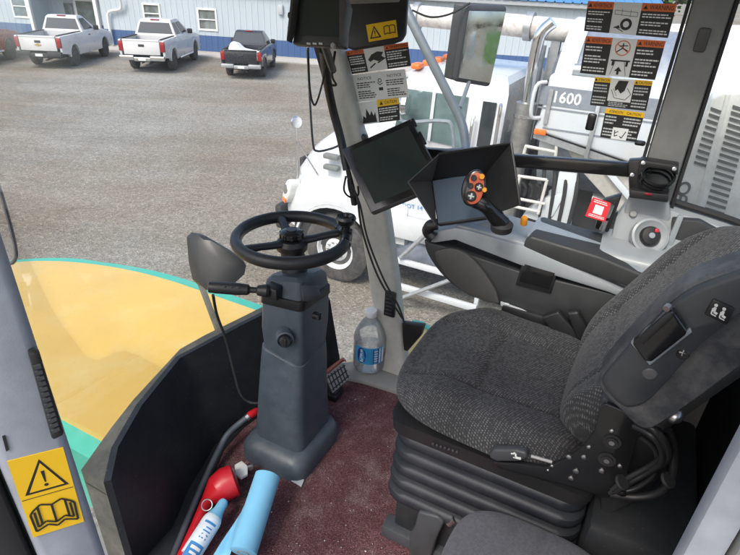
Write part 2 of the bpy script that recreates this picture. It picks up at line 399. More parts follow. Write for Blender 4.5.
BASE = {}
def thing(name, label, cat, base=None, loc=None, rotz=0, group=None):
    """Empty at the thing's base; base is a cab-frame point, loc a world point"""
    o = bpy.data.objects.new(name, None); COL.objects.link(o); o.empty_display_size = 0.2
    if base is not None:
        o.location = cabw(base); o.rotation_euler = (0, 0, TH); BASE[o.name] = Vector(base)
    else:
        o.location = loc; o.rotation_euler = (0, 0, rotz); BASE[o.name] = Vector()
    o['label'] = label; o['category'] = cat
    if group: o['group'] = group
    return o
def single(mb, name, mats, label, cat, base, group=None, **kw):
    """a thing that is one mesh, standing in the cab frame"""
    o = mb.build(name, mats, None, base=Vector(base), **kw)
    o.location = cabw(base); o.rotation_euler = (0, 0, TH)
    o['label'] = label; o['category'] = cat
    if group: o['group'] = group
    return o
def spline(pts, n=8, closed=False):
    pts = [Vector(p) for p in pts]; out = []; N = len(pts)
    for i in range(N if closed else N-1):
        g = (lambda k: pts[k % N]) if closed else (lambda k: pts[max(0, min(N-1, k))])
        a, b, c, d = g(i-1), g(i), g(i+1), g(i+2)
        for k in range(n):
            t = k/n
            out.append(0.5*((2*b) + (c-a)*t + (2*a-5*b+4*c-d)*t*t + (3*b-a-3*c+d)*t**3))
    if not closed: out.append(pts[-1])
    return out
def rrect(hx, hy, rad, n=5):
    pts = []
    for cx, cy, a0 in ((hx-rad, hy-rad, 0), (-hx+rad, hy-rad, PI/2), (-hx+rad, -hy+rad, PI), (hx-rad, -hy+rad, 1.5*PI)):
        for k in range(n+1):
            a = a0 + PI/2*k/n; pts.append((cx+rad*math.cos(a), cy+rad*math.sin(a)))
    return pts

class Flat:
    """a printed sheet: layers of flat shapes on a four-cornered face (TL, TR, BR, BL)"""
    def __init__(s, c4, flip=1, step=0.0005):
        s.c = [Vector(p) for p in c4]; s.mb = MB(); s.k = 0; s.step = step
        s.n = (s.c[3]-s.c[0]).cross(s.c[1]-s.c[0]).normalized()*flip
        s.w = ((s.c[1]-s.c[0]).length + (s.c[2]-s.c[3]).length)/2; s.h = ((s.c[3]-s.c[0]).length + (s.c[2]-s.c[1]).length)/2
    def P(s, x, y):
        a = s.c[0].lerp(s.c[1], x); b = s.c[3].lerp(s.c[2], x)
        return a.lerp(b, y) + s.n*(s.k*s.step)
    def poly(s, m, pts):
        s.mb.mat(m).add([s.P(*p) for p in pts], [tuple(range(len(pts)))]); return s
    def up(s): s.k += 1; return s
    def rect(s, m, x0, y0, x1, y1): return s.poly(m, [(x0, y0), (x1, y0), (x1, y1), (x0, y1)])
    def disc(s, m, cx, cy, r, n=20, r2=None, a0=0, a1=2*PI):
        """r in units of the sheet's height; a ring when r2 is given"""
        k = s.h/s.w
        f = lambda q, a: (cx + q*k*math.cos(a), cy + q*math.sin(a))
        A = [a0 + (a1-a0)*i/n for i in range(n+1)]
        if r2 is None: return s.poly(m, [f(r, a) for a in A[:-1]])
        for a, b in zip(A[:-1], A[1:]): s.poly(m, [f(r, a), f(r, b), f(r2, b), f(r2, a)])
        return s
    def line(s, m, pts, w):
        k = s.h/s.w
        for (x0, y0), (x1, y1) in zip(pts[:-1], pts[1:]):
            dx, dy = (x1-x0)/k, y1-y0; L = math.hypot(dx, dy) or 1
            nx, ny = -dy/L*w/2*k, dx/L*w/2
            s.poly(m, [(x0+nx, y0+ny), (x1+nx, y1+ny), (x1-nx, y1-ny), (x0-nx, y0-ny)])
        return s
    def text(s, m, t, x0, y0, x1, y1):
        vs, fs, w = text_geo(t)
        s.mb.mat(m).add([s.P(x0 + (x1-x0)*a/w, y1 - (y1-y0)*b) for a, b in vs], fs); return s
    def lines(s, m, x0, y0, x1, y1, n, rnd=None, breaks=()):
        """rows of print too small to read"""
        rnd = rnd or random.Random(int(x0*1000+y0*77+n))
        dy = (y1-y0)/n
        for i in range(n):
            if i in breaks: continue
            x = x0; end = x1 - (x1-x0)*rnd.choice((0, 0.05, 0.12, 0.3, 0.45 if (i+1) in breaks or i == n-1 else 0.1))
            while x < end - 0.01*(x1-x0):
                L = (x1-x0)*rnd.uniform(0.08, 0.2); e = min(end, x+L)
                s.rect(m, x, y0+dy*(i+0.2), e, y0+dy*(i+0.68)); x = e + (x1-x0)*0.025
        return s
# ================================================================== ground, light, camera
g = MB()
def gz(x, y): return 0.0
g.add([(-150, -60, 0), (150, -60, 0), (150, 220, 0), (-150, 220, 0)], [(0, 1, 2, 3)])
ground = g.build('gravel_ground', 'gravel', None, flat=True); ground['kind'] = 'structure'

cam = bpy.data.cameras.new('camera'); co = bpy.data.objects.new('camera', cam); COL.objects.link(co)
cam.sensor_fit = 'HORIZONTAL'; cam.sensor_width = 36; cam.lens = 36*FPX/740; cam.clip_start = 0.02; cam.clip_end = 1000
F_ = Vector((0, math.cos(PITCH), -math.sin(PITCH))); R0 = Vector((1, 0, 0)); U0 = Vector((0, math.sin(PITCH), math.cos(PITCH)))
R_ = R0*math.cos(ROLL) + U0*math.sin(ROLL); U_ = -R0*math.sin(ROLL) + U0*math.cos(ROLL)
m = Matrix((R_, U_, -F_)).transposed().to_4x4(); m.translation = (0, 0, EYE); co.matrix_world = m
SC.camera = co

SUN_EL, SUN_AZ = math.radians(52), math.radians(215)      # azimuth counted clockwise from +Y: over the left shoulder
w = bpy.data.worlds.new('World'); SC.world = w; w.use_nodes = True
t = w.node_tree; t.nodes.clear()
wo = t.nodes.new('ShaderNodeOutputWorld'); bg = t.nodes.new('ShaderNodeBackground'); sk = t.nodes.new('ShaderNodeTexSky')
sk.sky_type = 'NISHITA'; sk.sun_disc = False; sk.sun_elevation = SUN_EL; sk.sun_rotation = SUN_AZ; sk.dust_density = 4.0; sk.ozone_density = 0.6; sk.air_density = 1.0
bg.inputs['Strength'].default_value = 0.15
t.links.new(sk.outputs[0], bg.inputs[0]); t.links.new(bg.outputs[0], wo.inputs[0])
sl = bpy.data.lights.new('sun', 'SUN'); sl.energy = 0.95; sl.angle = math.radians(14); sl.color = (1, 0.985, 0.94)
so = bpy.data.objects.new('sun', sl); COL.objects.link(so)
sd = Vector((math.sin(SUN_AZ)*math.cos(SUN_EL), math.cos(SUN_AZ)*math.cos(SUN_EL), math.sin(SUN_EL)))
so.rotation_euler = sd.to_track_quat('Z', 'Y').to_euler(); so.location = sd*30
SC.view_settings.view_transform = 'Standard'; SC.view_settings.look = 'None'; SC.view_settings.exposure = 1.05; SC.view_settings.gamma = 1; SC.view_settings.use_curve_mapping = False
SC.render.engine = 'CYCLES'
cy = SC.cycles; cy.max_bounces = 8; cy.transparent_max_bounces = 16; cy.diffuse_bounces = 4; cy.glossy_bounces = 3; cy.use_denoising = True
cy.caustics_reflective = False; cy.caustics_refractive = False; cy.sample_clamp_indirect = 6

# ================================================================== workshop building
BO = GX(275, 58); BA = math.atan2(-2.45, 17.7)
def bl(px, py, y0=0.0):
    """pixel -> (along the wall, height) on the building front set back by y0"""
    o = Vector((BO.x, BO.y, 0)); ux = Vector((math.cos(BA), math.sin(BA), 0)); n = Vector((-math.sin(BA), math.cos(BA), 0))
    q = Vector(ray(px, py)); e = Vector((0, 0, EYE))
    d = ((o - e).dot(n) + y0)/q.dot(n); p = e + q*d
    return ((p-o).dot(ux), p.z)
bld = thing('workshop_building', 'long white ribbed metal workshop with a blue lower band behind the parked pickups', 'building', loc=(BO.x, BO.y, 0), rotz=BA)
def ribwall(name, mat, x0, x1, z0, z1, y0, pitch=0.32, parent=bld, dep=0.014, thick=0.12):
    """ribbed sheet cladding with its own thickness"""
    mb = MB(); prof = []
    x = x0
    while x < x1 - 0.02:
        prof += [(x, y0), (min(x+pitch-0.08, x1), y0), (min(x+pitch-0.06, x1), y0-dep), (min(x+pitch-0.02, x1), y0-dep)]
        x += pitch
    prof.append((x1, y0)); 
    n = len(prof)
    vs = [(a, b, z0) for a, b in prof] + [(a, b, z1) for a, b in prof] + [(x0, y0+thick, z0), (x1, y0+thick, z0), (x0, y0+thick, z1), (x1, y0+thick, z1)]
    fs = [(i, i+1, n+i+1, n+i) for i in range(n-1)] + [(2*n, 2*n+2, 2*n+3, 2*n+1), (0, n, 2*n+2, 2*n), (n-1, 2*n+1, 2*n+3, 2*n-1)]
    mb.add(vs, fs); return mb.build(name, mat, parent, ang=20)
BANDH = bl(275, 40)[1]
xp0 = bl(37, 24)[0]; xp1 = bl(107, 45)[0]; XR = bl(632, 12)[0]; XL = -24.0; EAV = 3.05
def windowed(x0, x1, y0, wins, pitch=0.32):
    """white wall above the band, left open round each window"""
    xs = x0
    for (a, b, zb, zt) in sorted(wins):
        ribwall('white_wall', 'wall_white', xs, a, BANDH, EAV, y0, pitch)
        ribwall('white_wall', 'wall_white', a, b, BANDH, zb, y0, pitch); ribwall('white_wall', 'wall_white', a, b, zt, EAV, y0, pitch)
        f = MB(); t_ = 0.07
        for A, B in (((a-.02, y0-.05, zb-.02), (b+.02, y0+.06, zb+t_)), ((a-.02, y0-.05, zt-t_), (b+.02, y0+.06, zt+.02)), ((a-.02, y0-.048, zb+t_), (a+t_, y0+.06, zt-t_)), ((b-t_, y0-.048, zb+t_), (b+.02, y0+.06, zt-t_)), ((a+t_, y0-.04, (zb+zt)/2-.025), (b-t_, y0+.05, (zb+zt)/2+.025))): f.bx(A, B)
        fo = f.build('window', 'window_frame', bld)
        MB().bx((a+t_-.01, y0+.02, zb+t_-.01), (b-t_+.01, y0+.03, zt-t_+.01)).build('pane', 'building_glass', fo)
        MB().bx((a+.12, y0+.3, zb+.12), (b-.3, y0+.5, zb+.45)).build('blind', 'post_cream', fo)
        xs = b
    ribwall('white_wall', 'wall_white', xs, x1, BANDH, EAV, y0, pitch)
    ribwall('blue_band', 'wall_blue', x0, x1, 0.1, BANDH, y0+0.003, pitch)
    MB().bx((x0, y0-.06, 0), (x1, y0+.12, .1)).build('foundation', 'concrete', bld)
def wr(px0, py0, px1, py1, y0=0.0):
    a, zt = bl(px0, py0, y0); b, zb = bl(px1, py1, y0); return (a, b, max(zb, BANDH+.12), zt)
windowed(xp1, XR, 0.0, [wr(142, 3, 162, 24), wr(197, 8, 218, 31)])
# recessed porch with its door, then the wing at the far left
YP = 1.6
ribwall('porch_wall', 'wall_white', xp0-.3, xp1, BANDH, EAV, YP); ribwall('porch_band', 'wall_blue', xp0-.3, xp1, 0.1, BANDH, YP+.003)
da, _ = bl(77, 10, YP); db, _ = bl(97, 10, YP)
d = MB(); d.bx((da-.08, YP-.09, 0.05), (db+.08, YP-.035, 2.2)); dd = d.build('door', 'window_frame', bld)
MB().bx((da+.06, YP-.105, .15), (db-.06, YP-.092, 2.05)).build('pane', 'building_glass', dd)
pa, pt = bl(65, 8, YP); pb, _ = bl(73, 8, YP); 
MB().bx((pa, YP-.07, .95), (pb, YP-.035, 1.9)).build('window', 'building_glass', bld)
MB().bx((xp1-.02, .13, 0), (xp1+.12, YP+.2, EAV)).build('porch_side', 'wall_white', bld)
MB().bx((xp0-.4, .13, 0), (xp0-.3, YP+.2, EAV)).build('porch_side', 'wall_white', bld)
MB().bx((xp0-.4, -.05, EAV-.4), (xp1+.1, .1, EAV)).build('porch_beam', 'eave_grey', bld)
windowed(XL, xp0-.3, 0.0, [wr(9, -6, 30, 18)])
MB().bx((xp0-.28, -.12, 0), (xp0-.10, .06, EAV-.4), .01).build('porch_post', 'window_frame', bld)
MB().bx((xp1-.32, -.12, 0), (xp1-.14, .06, EAV-.4), .01).build('porch_post', 'window_frame', bld)
dx, dz = bl(110, 20)
MB().tube(spline([(dx+.95, -.3, dz+1.1), (dx+.9, -.2, dz+.72), (dx+.75, -.16, dz+.55), (dx+.25, -.16, dz+.45), (dx+.05, -.16, dz+.3), (dx, -.16, dz-.1), (dx, -.16, .12)], 4), .07, 10).build('downspout', 'window_frame', bld)
MB().bx((XL, -.32, EAV+.02), (XR+1.5, .15, EAV+.22), .02).build('eave', 'eave_grey', bld)
rf = MB()
for k in range(int((XR+1.5-XL)/.4)):
    x = XL + k*.4
    rf.add([(x, -.4, EAV+.24), (x+.32, -.4, EAV+.24), (x+.34, -.4, EAV+.29), (x+.38, -.4, EAV+.29), (x+.4, -.4, EAV+.24)] + [(x, 7, EAV+2.2), (x+.32, 7, EAV+2.2), (x+.34, 7, EAV+2.25), (x+.38, 7, EAV+2.25), (x+.4, 7, EAV+2.2)],
           [(i, i+1, 6+i, 5+i) for i in range(4)])
rf.build('roof', 'roof_blue', bld, ang=15)
MB().bx((XL, 6.9, 0), (XR, 7, EAV+2.15)).build('rear_wall', 'wall_white', bld)
MB().bx((XR-.02, .14, 0), (XR+.1, 6.9, EAV)).build('end_wall', 'wall_white', bld)
MB().bx((XL-.02, .14, 0), (XL+.1, 6.9, EAV)).build('end_wall', 'wall_white', bld)
# meters and small bracket on the wall
u0, v0 = bl(281, 8)
MB().bx((u0-.12, -.14, v0-.3), (u0+.12, -.03, v0+.15), .02).build('meter_box', 'eave_grey', bld)
pad = MB().bx((xp1-.5, -1.4, 0), (XR, -.07, .05)).build('concrete_apron', 'concrete', None)
pad.location = (BO.x, BO.y, 0); pad.rotation_euler = (0, 0, BA); pad['kind'] = 'structure'

# ================================================================== pickups
def pickup(label, paint, loc, rotz, crew=False, sc=1.0, group='pickups parked nose-in at the workshop', bumper='dark_trim', badge=True, tail=True):
    T = thing('parked_pickup', label, 'pickup', loc=loc, rotz=rotz, group=group)
    T.scale = (sc*.95, sc*.90, sc*1.04)
    cab0 = 1.95 if crew else 2.5; cab1 = 4.15
    side = [(0.04, .60), (.02, .95), (.03, 1.24), (cab0-.05, 1.27), (cab1, 1.26), (5.0, 1.17), (5.6, 1.06), (5.76, .92), (5.8, .62), (5.72, .42), (5.25, .40)]
    arch = lambda yc: [(yc + .47*math.cos(a), .42 + .47*math.sin(a)) for a in [PI*k/10 for k in range(11)]]
    side += arch(4.75) + [(4.2, .40), (1.8, .42)] + arch(1.25) + [(.7, .52)]
    b = MB()
    for s in (-1, 1): b.prism([(s*.99, y, z) for y, z in side], (-s*.1, 0, 0), .02)
    b.bx((-.885, cab0, .5), (.885, 4.3, 1.25)); b.bx((-.885, 4.3, .8), (.885, 5.7, 1.04), .03)
    b.prism([(-.885, 4.28, 1.25), (-.885, 5.0, 1.19), (-.885, 5.6, 1.07), (-.885, 5.6, 1.0), (-.885, 4.28, 1.0)], (1.77, 0, 0))
    b.bx((-.885, 5.62, .5), (.885, 5.78, .95), .03)
    # wheel-arch flares
    for s in (-1, 1):
        for yc in (1.25, 4.75):
            o_ = [(s*.985, yc+.52*math.cos(a), .42+.52*math.sin(a)) for a in [PI*k/12 for k in range(13)]]
            i_ = [(s*.985, yc+.465*math.cos(a), .42+.465*math.sin(a)) for a in [PI*k/12 for k in range(13)]]
            n = 13; q = s*.03
            vs = o_ + i_ + [(p[0]+q, p[1], p[2]) for p in o_] + [(p[0]+q, p[1], p[2]) for p in i_]
            b.add(vs, [f for k in range(12) for f in ((2*n+k, 2*n+k+1, 3*n+k+1, 3*n+k), (k, k+1, 2*n+k+1, 2*n+k), (n+k, n+k+1, 3*n+k+1, 3*n+k))])
    b.build('body', paint, T)
    MB().bx((-.7, .3, .38), (.7, 5.5, .79)).bx((-.88, .1, .72), (.88, cab0, .80)).build('underbody', 'dark_trim', T)
    if tail:
        tg = MB().bx((-.79, -.02, .70), (.79, .05, 1.25), .015); tg.bx((-.79, -.035, 1.20), (.79, .07, 1.265), .012)
        tgo = tg.build('tailgate', paint, T)
        MB().bx((-.13, -.035, 1.0), (.13, -.022, 1.09), .006).build('handle', 'dark_trim', tgo)
        if badge: MB().prism([(x, -.024, .93 + z) for x, z in ((-.14, .012), (-.13, -.03), (-.05, -.03), (-.05, -.055), (.05, -.055), (.06, -.03), (.13, -.03), (.14, .012), (.05, .012), (.05, .04), (-.05, .04), (-.05, .012))], (0, -.012, 0)).build('badge', 'gold', tgo)
    bp = MB().bx((-.98, -.16, .50), (-.36, .03, .68), .03).bx((.36, -.16, .50), (.98, .03, .68), .03).bx((-.36, -.14, .47), (.36, .03, .62), .02)
    bpo = bp.build('bumper', bumper, T)
    MB().bx((-.16, -.152, .50), (.16, -.142, .60)).build('licence_plate', 'label_white', bpo)
    MB().tube([(0, -.2, .42), (0, .1, .42)], .03).tube([(.25, -.1, .36), (.25, .9, .38)], .035).build('hitch', 'dark_trim', T)
    for s in (-1, 1):
        MB().bx((s*.80, -.005 if tail else 0, .82), (s*1.0, .1, 1.2), .02).build('taillight', 'red_lens', T)
    # greenhouse
    bot = [(-.95, cab0), (.95, cab0), (.95, cab1), (-.95, cab1)]; zt = 1.86
    top = [(-.72, cab0+.16), (.72, cab0+.16), (.70, 3.35), (-.70, 3.35)]
    c = MB(); rb = lambda q, z, k=0: [Vector((x, y, z)) for x, y in q]
    mid = [(x*.985, y) for x, y in top]
    c.loft([rb(bot, 1.25), rb(top, zt-.06), [Vector((x*.93, cab0+.3 if y < 3 else 3.2, zt)) for x, y in top]]); c.build('cab', paint, T, ang=25)
    def win(A, B, C, D, i=.07, m_='dark_window', nm='window', flip=1):
        A, B, C, D = map(Vector, (A, B, C, D)); n = (B-A).cross(D-A).normalized()
        ce = (A+B+C+D)/4; q = [p.lerp(ce, i) for p in (A, B, C, D)]
        MB().add([p + n*.006 for p in q] + [p - n*.01 for p in q], [(0, 1, 2, 3), (4, 7, 6, 5), (0, 4, 5, 1), (1, 5, 6, 2), (2, 6, 7, 3), (3, 7, 4, 0)]).build(nm, m_, T, ang=20)
    L = lambda x0, x1, f: x0 + (x1-x0)*f
    def sp(s, y_, k):   # spot on the side of the greenhouse: y along the belt 0..1, k up 0..1
        yb = L(cab0, cab1, y_); yt = L(cab0+.16, 3.35, y_); return (s*L(.95, .715, k), L(yb, yt, k), L(1.25, zt-.06, k))
    win((-.86, L(cab0, cab0+.16, .12), 1.32), (.86, L(cab0, cab0+.16, .12), 1.32), (.70, L(cab0, cab0+.16, .92), 1.76), (-.70, L(cab0, cab0+.16, .92), 1.76), .06, nm='rear_window')
    win((.84, L(cab1, 3.35, .1), 1.31), (-.84, L(cab1, 3.35, .1), 1.31), (-.68, L(cab1, 3.35, .95), 1.77), (.68, L(cab1, 3.35, .95), 1.77), .04, nm='windscreen')
    for s in (-1, 1):
        spans = [(.06, .40), (.45, .90)] if crew else [(.14, .84)]
        for a, e in spans:
            q = [sp(s, a, .1), sp(s, e, .1), sp(s, min(e, .92), .92), sp(s, a+.02, .92)]
            if s < 0: q = [q[1], q[0], q[3], q[2]]
            win(*q, .05)
        MB().bx((s*.96, 3.72, 1.24), (s*1.2, 3.84, 1.44), .04).build('mirror', 'black_plastic', T)
        for a in ([.2, .62] if crew else [.3]):
            MB().bx((s*.99, L(cab0, cab1, a), 1.09), (s*1.015, L(cab0, cab1, a)+.2, 1.13), .008).build('door_handle', 'dark_trim' if not crew else paint, T)
        if crew: MB().tube([(s*1.02, 1.95, .42), (s*1.02, 4.1, .42)], .05).build('side_step', 'chrome', T)
        for yc in (1.25, 4.75):
            M_ = Matrix.Translation((s*.86, yc, .40)) @ Matrix.Rotation(s*PI/2, 4, 'Y')
            w_ = MB().lathe([(.25, -.13), (.37, -.13), (.40, -.09), (.40, .09), (.37, .13), (.25, .13)], M_, 26).build('wheel', 'tyre', T)
            r_ = MB().lathe([(.0, .07), (.06, .10), (.09, .08), (.2, .06), (.245, .12), (.262, .125), (.262, .0)], M_, 24)
            r_.build('rim', 'rim', w_)
            for k in range(6):
                a = k*PI/3; MB().lathe([(.045, .0), (.045, .092), (.03, .093)], M_ @ Matrix.Translation((.165*math.cos(a), .165*math.sin(a), 0)), 8).build('rim_hole', 'dark_trim', w_)
    MB().bx((-.2, cab0+.17, zt-.03), (.2, cab0+.24, zt+.008), .008).build('brake_light', 'red_lens', T)
    MB().bx((-.9, .06, 1.255), (-.80, cab0-.06, 1.295), .01).bx((.80, .06, 1.255), (.9, cab0-.06, 1.295), .01).build('bed_rail', 'dark_trim', T)
    return T
def place(L_, R_, track=1.98):
    a, b = GX(*L_), GX(*R_); c = (a+b)/2; return c
def put(px_l, px_r, heading):
    c = place(px_l, px_r); h = math.radians(heading)
    return (c.x + math.sin(h)*1.25*1, c.y - math.cos(h)*1.25 - .2, 0)
pickup('white regular cab pickup with dark grey step bumper, second vehicle from the left', 'pickup_white', put((38, 63), (84, 64.7), 2), math.radians(2), False, .98)
pickup('white four door pickup with chrome bumper parked between another white pickup and a dark one', 'pickup_white', put((135, 67), (180, 69), 1), math.radians(1), True, 1.0, bumper='chrome', badge=False)
dk = put((230, 73.5), (268, 74.5), 2)
pickup('old dark navy pickup carrying a white bundle in its bed, in front of the workshop', 'pickup_navy', dk, math.radians(2), False, .87, bumper='galvanised', badge=False)
rr = GX(10, 57)
pickup('dark red four door pickup half outside the left edge of the picture', 'pickup_red', (rr.x - .45, rr.y - 4.9, 0), math.radians(-1), True, 1.0, badge=False)
tb = MB()
def tarpf(u, v):
    a, b = (u-.5)*1.55, v*1.5
    h = .25 + .38*math.exp(-((u-.25)**2)/.05)*math.sin(PI*min(1, max(0, v))) + .05*noise.noise(Vector((u*5, v*6, 2)))
    e = min(u, 1-u, v, 1-v); 
    return Vector((a, b, h*min(1, e/.12)))
tb.grid(tarpf, 28, 24); tp = tb.build('white_bundle', 'tarp', None, ang=60)
tp.location = (dk[0]-.05, dk[1]+.35, .8*.87+.02); tp.rotation_euler = (0, 0, .05); tp['label'] = 'crumpled white sheet bundle lying in the dark pickup bed'; tp['category'] = 'bundle'

# ================================================================== vacuum truck, parked beside the machine
ZG = -FLOOR
TR = 6.1
vt = thing('vacuum_truck', 'white conventional vacuum truck with a grey 1600 band, parked beyond the right window', 'truck', base=(7.25, 3.6, ZG))
def sect(f, r0, r1, z0, z1, rad, n=5):
    return [Vector((r0 + (r1-r0)/2 + x, f, z0 + (z1-z0)/2 + y)) for x, y in rrect((r1-r0)/2, (z1-z0)/2, rad, n)]
H0 = ZG
def lerpt(f, tab):
    for (a, va), (b_, vb) in zip(tab[:-1], tab[1:]):
        if f <= b_: k = max(0, (f-a)/(b_-a)); return va + (vb-va)*k
    return tab[-1][1]
HR = 7.25
def hsec(f):
    zt = lerpt(f, [(2.5, 2.50), (3.1, 2.40), (3.6, 2.25), (4.0, 2.06), (4.3, 1.84), (4.48, 1.62), (4.58, 1.42), (4.63, 1.22)])
    zf = lerpt(f, [(2.5, 1.5), (3.5, 1.47), (4.0, 1.45), (4.3, 1.38), (4.5, 1.25), (4.6, 1.12), (4.63, 1.02)])
    q = abs(f-3.58); zl = .53 + math.sqrt(max(0, .69**2 - q*q)) if q < .66 else (.72 if f > 3.58 else .85)
    ho = lerpt(f, [(2.5, 1.06), (2.9, 1.12), (3.6, 1.15), (4.1, 1.13), (4.35, 1.07), (4.5, .97), (4.6, .84), (4.63, .72)])
    hh = lerpt(f, [(2.5, .98), (3.1, .90), (3.6, .83), (4.2, .77), (4.5, .66), (4.63, .5)])
    zl = min(zl, zf-.06)
    h = [(ho-.05, zl-.0), (ho, zl+.015), (ho+.005, (zl+zf)/2), (ho-.03, zf-.07), (ho-.10, zf), (ho-.2*min(1, ho-hh+.3), zf+.03), (hh+.03, zf+.08), (hh, zf+(zt-zf)*.35), (hh-.03, zf+(zt-zf)*.7), (hh-.11, zt-.07), (hh-.24, zt-.005), (hh*.4, zt+.03), (0, zt+.035)]
    P = [V_((HR-x, f, H0+z)) for x, z in h] + [V_((HR+x, f, H0+z)) for x, z in h[-2::-1]]
    return P
V_ = Vector
b = MB()
fsx = [2.52, 2.7, 2.86] + [2.92 + .11*k for k in range(13)] + [4.36, 4.43, 4.49, 4.54, 4.58, 4.61, 4.63]
b.loft([hsec(f) for f in fsx]); b.build('hood', 'truck_white', vt, ang=55)
for s, rr_ in ((-1, TR), (1, 8.4)):
    fl_ = MB(); rings = []
    for k in range(19):
        a = PI*(-.02 + 1.04*k/18); c_, s2_ = math.cos(a), math.sin(a)
        rings.append([Vector((rr_ - s*o_, 3.58 + R_*c_, H0 + .53 + R_*s2_)) for o_, R_ in ((-.012, .70), (-.012, .665), (.35, .665), (.35, .70))])
    fl_.loft(rings); fl_.build('fender_lip', 'truck_white', vt, ang=40)
    hn_ = Vector((s*.80, .55, .16)).normalized()
    hp_ = PX(288, 191, r=6.2) if s < 0 else Vector((14.5 - PX(288, 191, r=6.2).x, PX(288, 191, r=6.2).y, PX(288, 191, r=6.2).z))
    HM = frame(hp_, hn_, (0, -.25, 1))
    hl = MB().loft([[HM @ Vector((x*.115*k, (y*.20 + .06*x)*k, z)) for x, y in [(math.copysign(abs(math.cos(q))**.7, math.cos(q)), math.copysign(abs(math.sin(q))**.8, math.sin(q))) for q in [2*PI*i/24 for i in range(24)]]] for k, z in ((1.0, -.12), (1.0, .01), (.9, .03), (.55, .045), (.1, .05))])
    ho = hl.build('headlight', 'clear_lens', vt, ang=60)
    MB().lathe([(.075, .035), (.07, .052), (0, .056)], HM @ Matrix.Translation((0, .03, 0)), 20).build('reflector', 'chrome', ho)
    MB().box((.02, -.13, .035), (.11, .07, .03), .012, M=HM).build('turn_signal', 'orange_lens', ho)
    for fy in (3.58,):
        M_ = frame((rr_ - s*.0 + (-s)*.16*1, fy, H0+.53), (s, 0, 0), (0, 0, 1))
        wo_ = MB().lathe([(.29, -.14), (.46, -.14), (.52, -.11), (.53, -.05), (.53, .05), (.52, .11), (.46, .14), (.30, .14), (.29, .10)], M_, 40).build('wheel', 'tyre', vt)
        rm = MB().lathe([(0, .175), (.075, .172), (.085, .13), (.165, .12), (.20, .085), (.225, .085), (.27, .115), (.285, .15), (.303, .152), (.303, .05)], M_, 36).build('rim', 'truck_white', wo_)
        for k in range(10):
            a = k*2*PI/10; MB().lathe([(.018, .05), (.018, .15), (.008, .155)], M_ @ Matrix.Translation((.125*math.cos(a), .125*math.sin(a), 0)), 6).build('wheel_nut', 'chrome', wo_)
        for k in range(5):
            a = k*2*PI/5 + .3; MB().lathe([(.030, .0), (.030, .094), (.02, .095)], M_ @ Matrix.Translation((.2*math.cos(a), .2*math.sin(a), 0)), 10).build('rim_hole', 'dark_trim', wo_)
MB().bx((6.25, 4.62, H0+.55), (8.25, 4.75, H0+.95), .05).build('bumper', 'dark_trim', vt)
g_ = MB().bx((6.85, 4.6, H0+.98), (7.65, 4.68, H0+1.55), .03); g_.build('grille', 'dark_trim', vt)
MB().bx((6.15, 3.1, H0+.55), (8.35, 4.3, H0+.95)).bx((6.75, -6, H0+.75), (7.75, 3.2, H0+1.05)).build('chassis', 'dark_trim', vt)
# seams, latch and door lines
MB().bx((6.16, 2.855, H0+1.5), (6.20, 2.875, H0+2.3)).build('hood_seam', 'dark_trim', vt)
for fy in (2.74, 1.84): MB().bx((6.208, fy-.006, H0+1.05), (6.215, fy+.006, H0+2.36)).build('door_seam', 'dark_trim', vt)
MB().bx((6.18, 1.92, H0+2.1), (6.215, 2.08, H0+2.15), .008).build('door_handle', 'chrome', vt)
MB().bx((6.17, 2.93, H0+1.75), (6.24, 2.99, H0+1.95), .012).build('hood_latch', 'rubber', vt)
# hood side vents
for k in range(2):
    p = PX(332, 156 + 11*k, r=6.36); MB().bx((6.30, p.y-.12, p.z-.04), (6.40, p.y+.12, p.z+.03), .02).build('hood_vent', 'slot_dark', vt)
# hood mirror on its stalk
hm = PX(296, 122, r=6.3); hb = PX(297, 190, r=6.25); hk = PX(318, 175, r=6.35)
a_ = MB().tube([hb, hm], .012, 6).tube([hm.lerp(hb, .25), hk], .010, 6).tube([hm.lerp(hb, .3), hk + Vector((0, .3, -.05))], .009, 6)
ao = a_.build('mirror_stalk', 'steel', vt)
MB().lathe([(0, -.04), (.06, -.035), (.085, 0), (.08, .03), (0, .035)], frame(hm, (-.4, -.9, .1), (0, 0, 1)), 16).build('hood_mirror', 'chrome', vt)
# cab
cb = MB()
Rn, Rf = 6.22, 8.28
zb, zbelt, zr = H0+1.0, H0+2.42, H0+3.1
cb.loft([[Vector(p) for p in ((Rn, 2.84, zb), (Rf, 2.84, zb), (Rf, 1.45, zb), (Rn, 1.45, zb))],
         [Vector(p) for p in ((Rn, 2.92, zbelt-.1), (Rf, 2.92, zbelt-.1), (Rf, 1.45, zbelt-.1), (Rn, 1.45, zbelt-.1))],
         [Vector(p) for p in ((Rn+.06, 2.78, zr-.12), (Rf-.06, 2.78, zr-.12), (Rf-.06, 1.45, zr-.12), (Rn+.06, 1.45, zr-.12))],
         [Vector(p) for p in ((Rn+.12, 2.73, zr-.03), (Rf-.12, 2.73, zr-.03), (Rf-.12, 1.48, zr-.03), (Rn+.12, 1.48, zr-.03))],
         [Vector(p) for p in ((Rn+.3, 2.58, zr+.03), (Rf-.3, 2.58, zr+.03), (Rf-.3, 1.55, zr+.03), (Rn+.3, 1.55, zr+.03))]])
cabo = cb.build('cab', 'truck_white', vt, ang=30)
MB().prism([(Rn+.05, 3.08, zr-.16), (Rn+.05, 2.73, zr-.02), (Rn+.05, 2.69, zr-.07), (Rn+.05, 3.02, zr-.20)], (Rf-Rn-.1, 0, 0), .012).build('sun_visor', 'truck_white', vt)
wf = [(Rn+.13, 2.91, zbelt-.02), (Rf-.13, 2.91, zbelt-.02), (Rf-.18, 2.82, zr-.2), (Rn+.18, 2.82, zr-.2)]
